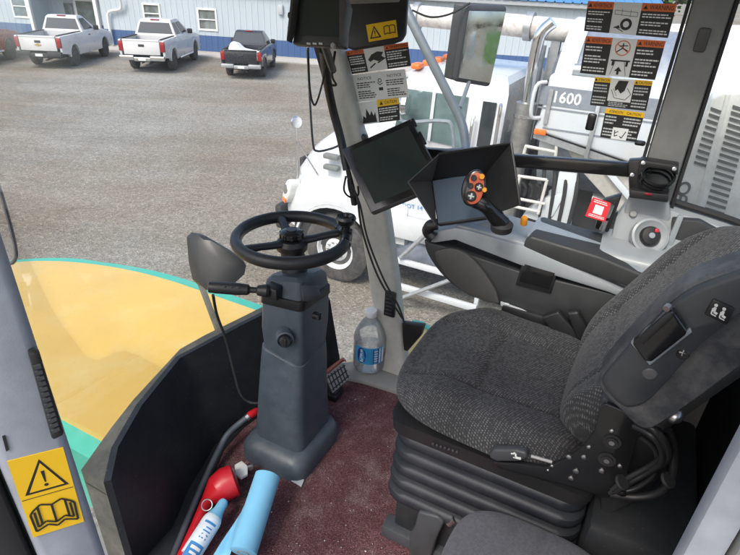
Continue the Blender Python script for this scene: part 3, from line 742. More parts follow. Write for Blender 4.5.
MB().prism([Vector(p)+Vector((0, .01, 0)) for p in wf], (0, .02, 0)).build('windscreen', 'cab_window', vt)
sw = [(Rn+.004, 2.80, zbelt-.06), (Rn+.004, 1.90, zbelt-.10), (Rn+.045, 1.90, zr-.2), (Rn+.045, 2.70, zr-.2)]
so_ = MB().prism(sw, (-.02, 0, 0)).build('side_window', 'cab_window', vt)
MB().prism([(Rn-.022, 2.33, zbelt-.08), (Rn-.022, 2.29, zbelt-.08), (Rn+.018, 2.29, zr-.2), (Rn+.018, 2.33, zr-.2)], (-.02, 0, 0)).build('window_divider', 'truck_white', so_)
MB().prism([(Rn+.0, 1.72, zbelt-.4), (Rn+.0, 1.56, zbelt-.4), (Rn+.04, 1.56, zr-.22), (Rn+.04, 1.72, zr-.22)], (-.012, 0, 0)).build('rear_quarter_window', 'dark_window', vt)
for k in range(5):
    rr_ = Rn+.22 + k*.36
    MB().box((rr_, 2.64, zr+.045), (.17, .12, .07), .025).build('marker_light', 'orange_lens', vt)
MB().tube(spline([(Rn-.03, 1.78, H0+1.5), (Rn-.09, 1.78, H0+1.6), (Rn-.09, 1.78, H0+2.6), (Rn-.03, 1.78, H0+2.7)], 4), .018, 8).tube(spline([(Rn-.02, 1.50, H0+1.3), (Rn-.1, 1.48, H0+1.4), (Rn-.1, 1.48, H0+2.75), (Rn-.02, 1.5, H0+2.85)], 4), .02, 8).build('grab_rail', 'chrome', vt)
# door mirror: big loop bracket
q0, q1, q2, q3 = PX(402, 108, r=5.95), PX(455, 118, r=5.95), PX(462, 165, r=5.95), PX(415, 170, r=5.95)
c_ = [q0, q0.lerp(q1, .8), q1.lerp(q2, .35), q2, q3]
MB().tube(spline([PX(398, 112, r=6.2), PX(405, 122, r=5.98), PX(440, 121, r=5.95), PX(452, 128, r=5.95), PX(453, 170, r=5.97), PX(440, 185, r=6.2)], 6), .025, 8).build('mirror_bracket', 'arm_steel', vt)
e_ = PX(404, 104, r=6.0); MB().lathe([(0, -.05), (.10, -.04), (.13, .0), (.12, .05), (0, .06)], frame(e_, (.1, -1, .0), (0, 0, 1)), 18).build('convex_mirror', 'chrome', vt)
# lettering on the cab side
tx = Flat([PX(394, 201, r=Rn-.01), PX(424, 206, r=Rn-.01), PX(424, 211, r=Rn-.01), PX(394, 206, r=Rn-.01)], 1)
if tx.n.x > 0: tx.n = -tx.n
tx.text(0, 'USDOT 14', .05, .1, .95, .9); tx.mb.build('lettering', ['can_blue'], vt, flat=True)
# steps and tank fairing under the door
st = MB()
st.bx((6.08, 1.3, H0+1.0), (6.2, 2.75, H0+1.30), .02)
st.bx((6.0, 1.35, H0+.66), (6.06, 2.85, H0+.74), .012).bx((5.97, 1.35, H0+.28), (6.03, 2.75, H0+.37), .012)
for fy in (1.38, 2.72): st.bx((6.04, fy-.03, H0+.3), (6.12, fy+.03, H0+1.05), .01)
st.build('cab_steps', 'truck_white', vt)
MB().tube([(6.55, 1.0, H0+.7), (6.55, 2.9, H0+.7)], .3, 20).build('fuel_tank', 'tank_metal', vt)
MB().tube([PX(400, 258, r=5.98), PX(448, 214, r=6.0)], .03, 8).tube([PX(396, 300, r=5.9), PX(450, 280, r=5.9)], .03, 8).build('brace', 'galvanised', vt)
# exhaust behind the cab
sx, sf = 6.3, 1.24
ms = PX(503, 165, r=sx); mt = PX(508, 100, r=sx); tt = PX(527, 22, r=sx)
ex = MB().tube([(sx, sf, ms.z-.6), (sx, sf, ms.z), (sx, sf, mt.z)], .115, 18)
exo = ex.build('muffler', 'muffler', vt)
MB().tube(spline([(sx, sf, mt.z-.02), (sx, sf, mt.z+.06), (sx, sf, tt.z-.22), (sx, sf-.03, tt.z-.08), (sx+.0, sf-.12, tt.z+.02)], 5), .062, 14).build('exhaust_pipe', 'chrome', exo)
for k in range(2): MB().lathe([(.122, -.015), (.122, .015)], Matrix.Translation((sx, sf, ms.z + .1 + k*.5)), 18).build('clamp', 'chrome', exo)
MB().tube([(6.75, 1.28, H0+1.3), (6.75, 1.28, tt.z-.25)], .06, 10).tube([(7.1, 1.22, H0+1.3), (7.1, 1.22, tt.z-.3)], .04, 10).build('air_stack', 'galvanised', vt)
MB().bx((6.5, 1.12, H0+1.0), (8.1, 1.36, H0+2.2), .02).build('headboard', 'dark_trim', vt)
# body: cabinet, sloped hopper, tank above
Bn = 6.0
zc0 = PX(560, 150, r=Bn).z; zc1 = PX(560, 75, r=Bn).z
f0, f1 = 1.0, -6.0
e1_, e2_ = PX(533, 130, r=Bn), PX(655, 172, r=Bn)
bd = MB(); bd.prism([(Bn, f0, zc1), (Bn, f0+.03, e1_.z+.12), (Bn, e1_.y, e1_.z), (Bn, e2_.y, e2_.z), (Bn, -2.4, e2_.z), (Bn, -3.2, e1_.z), (Bn, f1, e1_.z), (Bn, f1, zc1)], (2.3, 0, 0), .035, 3)
bdo = bd.build('body_cabinet', 'body_white', vt, ang=30)
MB().prism([(Bn+.14, f0-.06, e1_.z+.1), (Bn+.14, -.6, e1_.z+.1), (Bn+.14, -.75, e2_.z-.55), (Bn+.14, -.25, e2_.z-.75), (Bn+.14, .55, e1_.z-.35)], (2.0, 0, 0), .02).build('hopper', 'hopper_beige', vt)
MB().prism([(Bn+.03, e1_.y-.01, e1_.z-.02), (Bn+.03, e2_.y-.02, e2_.z-.02), (Bn+.03, e2_.y-.02, e2_.z-.09), (Bn+.03, e1_.y-.01, e1_.z-.09)], (.1, 0, 0)).build('hopper_lip', 'galvanised', vt)
bt = PX(542, 85, r=Bn-.004); bb = PX(540, 104, r=Bn-.004)
L0 = [Vector((Bn-.005, bt.y, bt.z)), Vector((Bn-.005, -3.5, bt.z)), Vector((Bn-.005, -3.5, bb.z)), Vector((Bn-.005, bt.y, bb.z))]
s_ = Flat(L0, 1, step=.002)
if s_.n.x > 0: s_.n = -s_.n
s_.rect(0, 0, 0, 1, 1).up(); ww = bt.y + 3.5
x0 = (bt.y - PX(555, 95, r=Bn).y)/ww; x1 = (bt.y - PX(582, 97, r=Bn).y)/ww
s_.text(1, '1600', x0, .2, x1, .82); s_.rect(0, 0, 1.12, 1, 1.2)
s_.mb.build('number_band', ['band_grey', 'label_white'], bdo, flat=True)
ml = PX(540, 132, r=Bn); MB().box((Bn, ml.y, ml.z), (.03, .13, .06), .012).build('side_marker', 'orange_lens', vt)
MB().bx((Bn-.03, .93, zc0+.25), (Bn-.002, .97, zc0+.6)).bx((Bn-.045, .45, zc0-.05), (Bn-.002, .49, zc0+.5), .005).build('latch', 'galvanised', bdo)
MB().bx((Bn-.010, f1, zc0+.20), (Bn-.001, f0-.03, zc0+.212)).build('seam_strip', 'band_grey', bdo)
MB().tube(spline([(Bn, 1.02, zc0+.3), (Bn-.08, 1.1, zc0+.33), (Bn-.08, 1.1, zc0+.62), (Bn, 1.02, zc0+.66)], 4), .02, 8).build('grab_rail', 'truck_white', vt)
TT = PX(590, 20, r=7.0).z
def tring(f, rad, cz=TT-.95, cr=Bn+1.05, n=40): return [Vector((cr + rad*math.cos(2*PI*k/n), f, cz + rad*math.sin(2*PI*k/n))) for k in range(n)]
tk = MB().loft([tring(1.12, .3), tring(1.08, .65), tring(.95, .87), tring(.8, .95)] + [tring(.80, .95), tring(-6, .95)])
tko = tk.build('tank', 'tank_metal', vt, ang=40)
for fa, fb_ in ((.99, .80), (-.35, -.75), (-2.2, -2.6)):
    MB().loft([tring(fa, .86), tring(fa, .972), tring(fb_, .972), tring(fb_, .86)], cap=False).build('tank_band', 'body_white', tko, ang=30)
lp = PX(556, 70, r=Bn+.2); MB().tube([(Bn+.12, .8, zc1+.05), (Bn+.12, .45, zc1+.05)], .06, 14).build('work_light', 'galvanised', vt)
# boom hose lying along the top
pA, pB = PX(395, 14, r=6.9), PX(610, 34, r=6.9)
bo_ = MB().tube(spline([pA + Vector((0, .5, -.06)), pA, pA.lerp(pB, .5), pB, pB + Vector((0, -2, .1))], 6), .12, 18)
boo = bo_.build('boom_pipe', 'rusty_white', vt)
for tt_ in (.12, .5, .66):
    c = pA.lerp(pB, tt_); MB().lathe([(.12, -.04), (.155, -.04), (.155, .04), (.12, .04)], frame(c, pB-pA, (0, 0, 1)), 20).build('flange', 'galvanised', boo)
MB().bx((6.85, 1.1, zr), (6.95, 1.2, pA.z)).bx((6.85, 2.3, zr), (6.95, 2.36, pA.z-.1)).build('boom_rest', 'galvanised', vt)
# lower works below the body: frames, fender, valve boxes
lw = MB(); zl_ = e2_.z - .1
q = [PX(*p, r=6.12) for p in ((559, 172), (577, 174), (570, 232), (549, 228))]
lw.prism(q, (.05, 0, 0), .008)
lw.prism([PX(*p, r=6.10) for p in ((522, 216), (545, 198), (566, 193), (553, 216), (540, 222))], (.35, 0, .0), .008)
lw.bx((6.0, -3, H0+1.25), (6.3, .40, H0+1.32), .01).bx((6.0, -3, H0+.55), (6.3, .98, H0+.62), .01)
lw.prism([PX(*p, r=6.08) for p in ((604, 172), (612, 172), (640, 205), (634, 208))], (.06, 0, 0), .006)
lw.bx((6.1, -2.5, H0+.7), (6.5, -.5, H0+1.1), .03)
lw.build('side_frame', 'body_white', vt)
rl = MB()
for pa_, pb_ in (((525, 146), (556, 152)), ((524, 155), (555, 161)), ((557, 141), (555, 162)), ((526, 146), (522, 160)), ((518, 176), (547, 180)), ((516, 190), (520, 176)), ((512, 206), (540, 212)), ((547, 180), (538, 214)), ((520, 199), (545, 204))):
    rl.tube([PX(*pa_, r=6.05), PX(*pb_, r=6.05)], .018, 8)
rl.build('ladder_rails', 'post_cream', vt)
for k in range(4):
    MB().tube(spline([PX(522+7*k, 182+k, r=6.2), PX(526+7*k, 188+k, r=6.2), PX(524+7*k, 196+k, r=6.2)], 4), .02, 8).build('valve_lever', 'rubber', vt)
MB().bx((6.6, -3, H0+.9), (8.0, 1.1, zl_), .02).build('underbody', 'dark_trim', vt)
MB().tube([PX(592, 200, r=6.35), PX(628, 206, r=6.35)], .09, 16).build('air_tank', 'galvanised', vt)
MB().bx((6.5, -.15, H0+.66), (6.9, .6, H0+1.1), .03).build('valve_box', 'galvanised', vt)
hs = MB()
for k in range(4): hs.tube(spline([(6.2, .9-.12*k, zc0-.25), (6.1, .85-.12*k, zc0-.5), (6.15, .8-.1*k, H0+1.38)], 5), .022, 8)
hs.build('hydraulic_hoses', 'rubber', vt)
for rr_ in (6.2, 8.3):
    for fy in (-2.4, -3.7):
        M_ = frame((rr_, fy, H0+.52), (-1 if rr_ < 7 else 1, 0, 0), (0, 0, 1))
        wo_ = MB().lathe([(.29, -.25), (.46, -.25), (.52, -.2), (.52, .1), (.46, .14), (.30, .14), (.29, -.05)], M_, 30).build('wheel', 'tyre', vt)
        MB().lathe([(0, -.0), (.12, .0), (.2, -.08), (.3, .1), (.3, 0)], M_, 24).build('rim', 'truck_white', wo_)

gv = MB(); gv.add([cabw((a, b_, -FLOOR+.006)) for a, b_ in ((3.2, -9), (40, -7), (40, -60), (1.5, -60))], [(0, 1, 2, 3)])
gvo = gv.build('grass_verge', 'grass', None, flat=True); gvo['kind'] = 'structure'
# ================================================================== trees beyond the workshop
def tree(label, x, y, h, rad, seed):
    rn = random.Random(seed)
    T = thing('broadleaf_tree', label, 'tree', loc=(x, y, 0))
    tr = MB().tube(spline([(0, 0, 0), (.1, .05, h*.3), (-.05, .1, h*.6), (.1, 0, h*.85)], 4), [.28 - .24*i/12 for i in range(13)], 8)
    for k in range(7):
        a = rn.uniform(0, 2*PI); z0 = h*rn.uniform(.35, .7); L_ = rad*rn.uniform(.6, .9)
        tr.tube([(0, 0, z0), (L_*.5*math.cos(a), L_*.5*math.sin(a), z0+.5), (L_*math.cos(a), L_*math.sin(a), z0+1.3)], [.1, .06, .02], 6)
    tr.build('trunk', 'bark', T)
    lv = MB(); cl = [(rn.uniform(-1, 1)*rad*.7, rn.uniform(-1, 1)*rad*.7, h*rn.uniform(.45, .95), rad*rn.uniform(.3, .5)) for _ in range(24)]
    for cx, cy_, cz, cr in cl:
        for _ in range(130):
            d = Vector((rn.gauss(0, 1), rn.gauss(0, 1), rn.gauss(0, .8))).normalized()*cr*rn.uniform(.5, 1.05)
            p = Vector((cx, cy_, cz)) + d; s = rn.uniform(.09, .2); a = Vector((rn.uniform(-1, 1), rn.uniform(-1, 1), rn.uniform(-.6, .6))).normalized(); b_ = a.orthogonal()
            lv.add([p - a*s, p + b_*s*.6, p + a*s, p - b_*s*.6], [(0, 1, 2, 3)])
    lv.build('crown', 'leaf', T, flat=True)
tree('leafy green tree just showing at the top of the right window', GX(668, 4, y=41).x, 41, 8, 3.0, 1)
# ================================================================== the machine: cab shell and bodywork
V = Vector
def PXP(px, py, o, n):
    """spot of the photograph on the plane through o with normal n (cab frame)"""
    a = V((0, 0, CABH)); q = PX(px, py, d=1.0) - a
    return a + q*((V(o)-a).dot(V(n))/q.dot(V(n)))
hv = thing('forage_harvester', 'yellow and green harvester whose open cab holds the seats, column and screens', 'harvester', base=(1.2, .2, 0))
WC = [(.15, .75), (.33, 1.06), (.58, 1.225), (.86, 1.285), (1.13, 1.29), (1.45, 1.22), (1.68, 1.06), (1.835, .86)]
WCs = spline([(a, b, 0) for a, b in WC], 6)
fl = MB(); pl = [(p.x, p.y, -.07) for p in WCs] + [(1.88, .8, -.07), (1.88, -.9, -.07), (.12, -.9, -.07), (.12, .6, -.07)]
fl.prism(pl, (0, 0, .07)); fl.build('floor', 'floor_grey', hv)
MB().prism([(1.62, 1.02, 0), (1.835, .84, 0), (1.86, .3, 0), (1.70, .3, 0), (1.66, .80, 0)], (0, 0, .028), .008).build('door_sill', 'floor_grey', hv)
# black panel round the feet
FP = [PX(*q, z=.4) for q in ((111, 480), (118, 447), (142, 405), (180, 358), (205, 345), (240, 326), (270, 311))] + [V((1.56, 1.07, 0)), V((1.648, .985, 0))]
for q in FP: q.z = 0
FPs = []
for a, b in zip(FP[:-1], FP[1:]): FPs += [a.lerp(b, k/4) for k in range(4)]
FPs.append(FP[-1])
p = MB(); rings = []
for i, q in enumerate(FPs):
    k = i/(len(FPs)-1); tz = .4
    nrm = V((q.x-1.15, q.y-.55, 0)).normalized()
    bx_ = q + V((.10*max(0, (k-.82)/.18), 0, 0)) - nrm*.10*(1 - max(0, (k-.8)/.2))*min(1, k/.12)
    rings.append([q + V((0, 0, tz)), q + nrm*.018 + V((0, 0, tz)), bx_ + nrm*.018, bx_])
p.loft(rings); p.build('front_panel', 'black_panel', hv)
# dusty ledge and jamb outside that panel
oz = .375
PI_ = [(111, 480), (118, 447), (142, 405), (180, 358), (205, 345), (240, 327), (270, 311)]
PO_ = [(81, 470), (111, 428), (133, 400), (180, 349), (205, 335), (240, 318), (270, 303)]
li = [q + V((q.x-1.15, q.y-.55, 0)).normalized()*.0185 + V((0, 0, .396)) for q in FP[:-1]]
lo = [PX(*a, z=.396) for a in PO_] + [PX(318, 293, z=.396)]
s = MB(); s.loft([[a, b, b - V((0, 0, .05)), a - V((0, 0, .05))] for a, b in zip(li, lo)])
a, b = li[0], lo[0]
a = li[0] + V((0, 0, -.044)); b.z = .352
s.loft([[a, b, b + V((.03, .03, 0)), a + V((.03, .03, 0))], [V((a.x, a.y, 0)), V((b.x, b.y, 0)), V((b.x+.03, b.y+.03, 0)), V((a.x+.03, a.y+.03, 0))]])
s.build('window_ledge', 'grimy_strip', hv)
kl = MB(); kl.prism([V((q.x, q.y, .001)) for q in [PX(x_, y_, z=.012) for x_, y_ in ((262, 414), (244, 427), (224, 449), (207, 488), (190, 530), (176, 570))]] + [V((.50, .80, .001)), V((.52, .98, .001)), V((.75, 1.08, .001)), V((1.0, 1.14, .001)), V((1.3, 1.14, .001))], (0, 0, .013))
kl.build('kick_strip', 'black_panel', hv)
# pillars
def post(name, mat, rows, rad=.018, parent=hv):
    """rows: (z, f0, f1, r0, r1)"""
    mb = MB()
    mb.loft([[V(((r0+r1)/2 + y, (f0+f1)/2 + x, z)) for x, y in rrect(abs(f1-f0)/2, abs(r1-r0)/2, min(rad, abs(f1-f0)*.45, abs(r1-r0)*.45), 4)] for z, f0, f1, r0, r1 in rows])
    return mb.build(name, mat, parent, ang=50)
post('front_pillar', 'pillar_grey', [(.0, .665, .815, 1.765, 1.85), (.05, .665, .812, 1.77, 1.85), (.14, .69, .815, 1.785, 1.85), (.5, .755, .89, 1.785, 1.85), (.86, .835, .965, 1.785, 1.85), (1.08, .945, 1.04, 1.785, 1.85), (1.34, 1.03, 1.11, 1.785, 1.85), (1.68, 1.145, 1.215, 1.785, 1.85)])
post('pillar_seal', 'rubber', [(.78, .955, .975, 1.79, 1.84), (1.0, 1.0, 1.022, 1.79, 1.84), (1.34, 1.096, 1.14, 1.785, 1.84), (1.68, 1.216, 1.26, 1.785, 1.84)], .006)
vp = PX(390, 304, r=1.778); ve = MB().box(vp, (.012, .052, .125), .006)
veo = ve.build('vent', 'black_plastic', hv)
sl_ = MB()
for k in range(6): sl_.box(vp + V((-.0075, .002, -.045 + .018*k)), (.005, .03, .006), .001)
sl_.build('slats', 'charcoal_plastic', veo)
bl0, bl1, br0, br1 = PX(641, 178, r=1.82), PX(693, 0, r=1.82), PX(677, 185, r=1.82), PX(735, 0, r=1.82)
tp_, tq = bl1 + (bl1-bl0)*.45, br1 + (br1-br0)*.45
MB().prism([bl0 - V((0, 0, .08)), bl1, tp_, tq, br1, br0 - V((0, 0, .08))], (.08, 0, 0), .012).build('rear_pillar', 'pillar_taupe', hv)
MB().prism([bl0 + V((.005, .012, -.08)), bl1 + V((.005, .012, 0)), tp_ + V((.005, .012, 0)), tp_ + V((.005, .003, 0)), bl1 + V((.005, .003, 0)), bl0 + V((.005, .003, -.08))], (.06, 0, 0)).build('pillar_seal', 'rubber', hv)
MB().prism([br0 + V((.01, -.003, -.08)), br1 + V((.01, -.003, 0)), tq + V((.01, -.003, 0)), tq + V((.01, -.012, 0)), br1 + V((.01, -.012, 0)), br0 + V((.01, -.012, -.08))], (.06, 0, 0)).build('pillar_seal', 'rubber', hv)
ds = PX(702, 40, r=1.815); MB().box(ds, (.012, .03, .06), .006).build('pillar_dent', 'warm_charcoal', hv)
# left front pillar, close to the lens
LA = V((.300, .605, 0)); LN = V((-.44, -.9, 0)).normalized(); LE = PXP(17, 513, LA, LN); LE.z = 0
lp_ = MB().prism([LA, LE, LE + V((.07, .13, 0)), LA + V((.06, .13, 0))], (0, 0, 1.68), .014, 3)
lpo = lp_.build('front_pillar', 'pillar_blue_grey', hv)
L2 = LE + V((-.05, .03, 0)); MB().prism([LE + V((-.004, .004, 0)), L2, L2 + V((.05, .10, 0)), LE + V((.04, .10, 0))], (0, 0, 1.68), .012).build('pillar_seal', 'rubber', hv)
off = LN*.004
gr = [PXP(*q, LA, LN) for q in ((27, 349), (38, 347), (63, 430), (51, 436))]
gb = MB().prism([q - LN*.004 for q in gr], LN*.016, .004)
gbo = gb.build('grip_strip', 'black_plastic', lpo)
rb_ = MB()
for k in range(13):
    t_ = .12 + .8*k/13; a = gr[1].lerp(gr[2], t_)*.75 + gr[0].lerp(gr[3], t_)*.25; b = gr[1].lerp(gr[2], t_)*.1 + gr[0].lerp(gr[3], t_)*.9
    rb_.prism([a + LN*.012, b + LN*.012, b + LN*.012 - V((0, 0, .005)), a + LN*.012 - V((0, 0, .005))], LN*.004)
rb_.build('ribs', 'charcoal_plastic', gbo)
sl2 = [PXP(*q, LA, LN) for q in ((2, 436), (5, 435), (9, 449), (6, 451))]; MB().prism([q - LN*.002 for q in sl2], LN*.0035).build('slot', 'black_plastic', lpo)
# glass
def rake(r): return .03 + .25*max(0, min(1, (r-.3)/1.4))
wg = MB(); wg.grid(lambda u, v: (lambda q, z: V((q.x, q.y + rake(q.x)*max(0, z-.3), z)))(WCs[min(int(u*42+.5), len(WCs)-1)], .0 + v*1.62), 42, 6)
wg.build('windscreen', 'pane', hv, ang=60)
MB().add([(1.836, .70, .03), (1.836, -.02, .03), (1.836, -.02, 1.62), (1.836, 1.13, 1.62)], [(0, 1, 2, 3)]).build('door_window', 'pane', hv, flat=True)
MB().add([(1.85, -.125, .96), (1.85, -.85, .96), (1.85, -.85, 1.62), (1.85, -.125, 1.62)], [(0, 1, 2, 3)]).build('rear_side_window', 'pane', hv, flat=True)
MB().add([(.15, -.88, .9), (1.85, -.88, .9), (1.85, -.88, 1.62), (.15, -.88, 1.62)], [(0, 1, 2, 3)]).build('rear_window', 'pane', hv, flat=True)
post('rear_corner_post', 'pillar_taupe', [(-.0, -.93, -.85, 1.8, 1.88), (1.68, -.93, -.85, 1.8, 1.88)]); post('rear_corner_post', 'pillar_taupe', [(-.0, -.93, -.85, .12, .2), (1.68, -.93, -.85, .12, .2)])
MB().bx((.2, -.9, 0), (1.8, -.86, .9)).build('rear_wall', 'rear_black', hv)
rp = [(p_.x, p_.y + rake(p_.x)*1.38 + .03, 1.68) for p_ in WCs] + [(1.9, .8, 1.68), (1.9, -.95, 1.68), (.1, -.95, 1.68), (.1, .6, 1.68)]
rf_ = MB()
# solid roof; the glazed opening is added to light the cab from above
for (a, b) in (((.1, -.95), (1.9, -.42)), ((.1, -.42), (.55, .68)), ((1.50, -.42), (1.9, .68)), ((.55, .50), (1.50, .68))): rf_.bx((a[0], a[1], 1.68), (b[0], b[1], 1.78))
rf_.prism([(q[0], max(q[1], .68), 1.68) for q in rp[:len(WCs)]] + [(1.9, .8, 1.68), (1.9, .68, 1.68), (.1, .68, 1.68)], (0, 0, .1))
rf_.build('roof', 'headliner', hv)
MB().add([(.53, -.44, 1.765), (1.52, -.44, 1.765), (1.52, .52, 1.765), (.53, .52, 1.765)], [(0, 1, 2, 3)]).build('added_light_hatch', 'pane', hv, flat=True)  # unseen pane over the added opening, lets light onto seat and console
# door post and dark panels behind the seats
MB().prism([(.60, -.193, 0), (.60, -.235, 0), (.64, -.235, 0), (.64, -.193, 0)], (0, 0, 1.68), .006).build('door_post', 'pillar_blue_grey', hv)
MB().prism([(.59, -.238, 0), (.56, -.42, 0), (.66, -.42, 0), (.66, -.238, 0)], (0, 0, 1.68), .006).build('door_post', 'pillar_taupe', hv)
pn = MB().bx((.66, -.42, 0), (1.60, -.385, 1.02), .012); pno = pn.build('rear_panel', 'rear_black', hv)
MB().tube([(1.0, -.382, .0), (1.0, -.382, .75)], .006, 6).tube([(.975, -.382, .0), (.975, -.382, .75)], .006, 6).build('piping', 'charcoal_plastic', pno)
MB().bx((1.80, -.86, 0), (1.87, -.02, .75), .01).build('side_panel', 'warm_charcoal', hv)
# moulded trim under the rear pillar
tr = MB()
tr.prism([(1.63, .045, .66), (1.80, .055, .66), (1.862, .02, .66), (1.862, -.84, .66), (1.63, -.84, .66)], (0, 0, .235), .025, 3)
tro = tr.build('rear_trim', 'trim_grey', hv)
rim = spline([PX(618, 212, r=1.84), PX(632, 197, r=1.845), PX(655, 199, r=1.845), PX(680, 208, r=1.845), PX(712, 218, r=1.845), PX(745, 230, r=1.845), V((1.845, -.55, .92)), V((1.845, -.84, .9))], 5)
rm = MB(); rm.loft([[q + V((.012, 0, .0)), q + V((-.03, 0, -.008)), V((q.x-.085, q.y-.004, min(q.z-.06, .885))), V((q.x-.085, q.y, .80)), V((q.x+.012, q.y, .80))] for q in rim]); rm.build('trim_rim', 'trim_grey', tro, ang=30)
MB().tube([q + V((.004, -.0, .012)) for q in rim[8:]], .011, 8).build('gasket', 'rubber', tro)
up_ = MB(); up_.prism([PX(630, 194, r=1.80), PX(668, 199, r=1.80), PX(672, 222, r=1.80), PX(660, 254, r=1.80), PX(618, 250, r=1.80), PX(614, 236, r=1.80)], (.05, 0, 0), .012, 3); up_.build('trim_upright', 'trim_grey', tro)
bn_ = MB().prism([PX(672, 219, r=1.78), PX(700, 221, r=1.78), PX(727, 236, r=1.78), PX(722, 250, r=1.78), PX(690, 262, r=1.78), PX(664, 262, r=1.78), PX(670, 240, r=1.78)], (.03, 0, 0), .006); MB().prism([PX(678, 216, r=1.77), PX(684, 217, r=1.77), PX(668, 258, r=1.77), PX(660, 258, r=1.77)], (.02, 0, 0), .004).build('trim_ridge', 'trim_grey', tro); bn_.build('storage_bin', 'console_dark', tro)
dc = PX(650, 236, r=1.755); DN = V((-.8, -.25, .5)).normalized(); DM = frame(dc, DN, (0, 0, 1))
dl = MB().lathe([(.055, -.02), (.055, .004), (.048, .006), (.034, -.006), (.0, -.008)], DM, 32).build('dial_surround', 'trim_grey', tro)
MB().lathe([(.03, -.006), (.03, .006), (.026, .012), (.012, .014), (0, .014)], DM, 24).build('dial', 'black_plastic', dl)
MB().lathe([(.009, .014), (.009, .018), (0, .019)], DM, 12).build('dial_button', 'pad_top', dl)
MB().box((.014, .017, .013), (.012, .012, .004), .002, M=DM).build('dial_mark', 'red_label', dl)
kp = PX(633, 214, r=1.795); MB().lathe([(.011, -.005), (.011, .006), (.008, .009), (0, .009)], frame(kp, DN, (0, 0, 1)), 14).build('screw_cap', 'frame_grey', tro)
# grab bar across the door window, its bracket and clamp ring
ca, cb_ = PX(500, 160, r=1.795), PX(641, 171, r=1.795)
dv = (cb_-ca); ca = ca - dv*.7
MB().prism([ca + V((0, 0, .02)), ca - V((0, 0, .022)), cb_ - V((0, 0, .024)), cb_ + V((0, 0, .02))], (.03, 0, 0), .006).build('grab_bar', 'gloss_black', hv)
bk = MB(); bk.prism([PX(628, 161, r=1.775), PX(645, 160, r=1.775), PX(647, 198, r=1.775), PX(629, 196, r=1.775)], (.04, 0, 0), .005)
bk.prism([PX(640, 160, r=1.75), PX(679, 166, r=1.75), PX(678, 176, r=1.75), PX(668, 170, r=1.75), PX(648, 168, r=1.75), PX(637, 178, r=1.75)], (.05, 0, 0), .004)
bk.prism([PX(630, 190, r=1.74), PX(669, 195, r=1.74), PX(668, 203, r=1.74), PX(629, 198, r=1.74)], (.07, 0, 0), .004)
bko = bk.build('bar_bracket', 'black_plastic', hv)
ring = PX(657, 178, r=1.76); RM = frame(ring, (-.55, -.1, .8), (0, 0, 1))
for h, rr_ in ((0, .043), (.014, .045), (-.016, .04)):
    MB().tube([RM @ V((rr_*math.cos(2*PI*k/24), rr_*.8*math.sin(2*PI*k/24), h)) for k in range(25)], .004, 6).build('clamp_ring', 'gloss_black', bko)
for q in ((643, 163), (674, 169), (632, 175)): MB().lathe([(.006, -.004), (.006, .004), (0, .006)], frame(PX(*q, r=1.748), (-1, -.2, .3), (0, 0, 1)), 10).build('bolt', 'steel', bko)
MB().box(PX(648, 194, r=1.738), (.006, .02, .006), .002).build('red_light', 'red_lens', bko)
ltc = MB(); ltc.prism([PX(602, 201, r=1.79), PX(622, 195, r=1.79), PX(608, 233, r=1.79), PX(594, 229, r=1.79)], (.04, 0, 0), .008); lto = ltc.build('door_latch', 'black_plastic', hv)
MB().tube([PX(612, 205, r=1.78), PX(607, 217, r=1.78)], .008, 8).tube([PX(606, 220, r=1.78), PX(602, 230, r=1.78)], .009, 8).build('latch_pin', 'steel', lto)
MB().box(PX(591, 122, r=1.826), (.014, .026, .052), .006, seg=3).build('window_catch', 'gloss_black', hv)
MB().box(PX(640, 143, r=1.815), (.02, .03, .014), .005).build('window_catch', 'gloss_black', hv)
# bodywork outside: deck in front of the screen
DC = 1.31
def hw(f): return .475 if f < 1.95 else max(.02, .475*math.sqrt(max(0, 1 - ((f-1.95)/1.15)**2)))
fs_ = [1.30 + .65*k/8 for k in range(8)] + [1.95 + 1.145*math.sin(PI/2*k/16) for k in range(17)]
dz0 = .10
dk_ = MB(); dk_.grid(lambda u, v: (lambda f: V((DC + (2*u-1)*hw(f), f, dz0 + .008*(1-(2*u-1)**2) - .02*max(0, f-1.9)**2)))(fs_[min(int(v*24+.5), 24)]), 16, 24)
hp = dk_.build('front_hood', 'yellow_paint', hv, ang=60)
rim = []
for sgn in (-1, 1):
    e = []
    for f in fs_:
        w_ = hw(f); z = dz0 - .02*max(0, f-1.9)**2; x = DC + sgn*w_; d_ = .065*(1 if f < 1.95 else max(.25, math.sqrt(max(0, 1-((f-1.95)/1.15)**2))))
        e.append([V((x, f, z)), V((x + sgn*.004, f, z - (.022 if sgn < 0 else .003))), V((x + sgn*d_, f + (.05 if f > 2.6 else 0), z - (.05 if sgn < 0 else .012))), V((x + sgn*(d_+.012), f + (.05 if f > 2.6 else 0), z - .34))])
    y = MB(); y.loft([[q[0], q[1]] for q in e], cap=False, closed=False); y.build('hood_edge', 'yellow_paint', hp)
    g2 = MB(); g2.loft([q[1:] for q in e], cap=False, closed=False); g2.build('hood_rim', 'green_paint', hp, ang=30)
MB().bx((DC-.4, 1.31, -.6), (DC+.4, 2.9, -.05), .02).build('feed_housing', 'black_panel', hv)
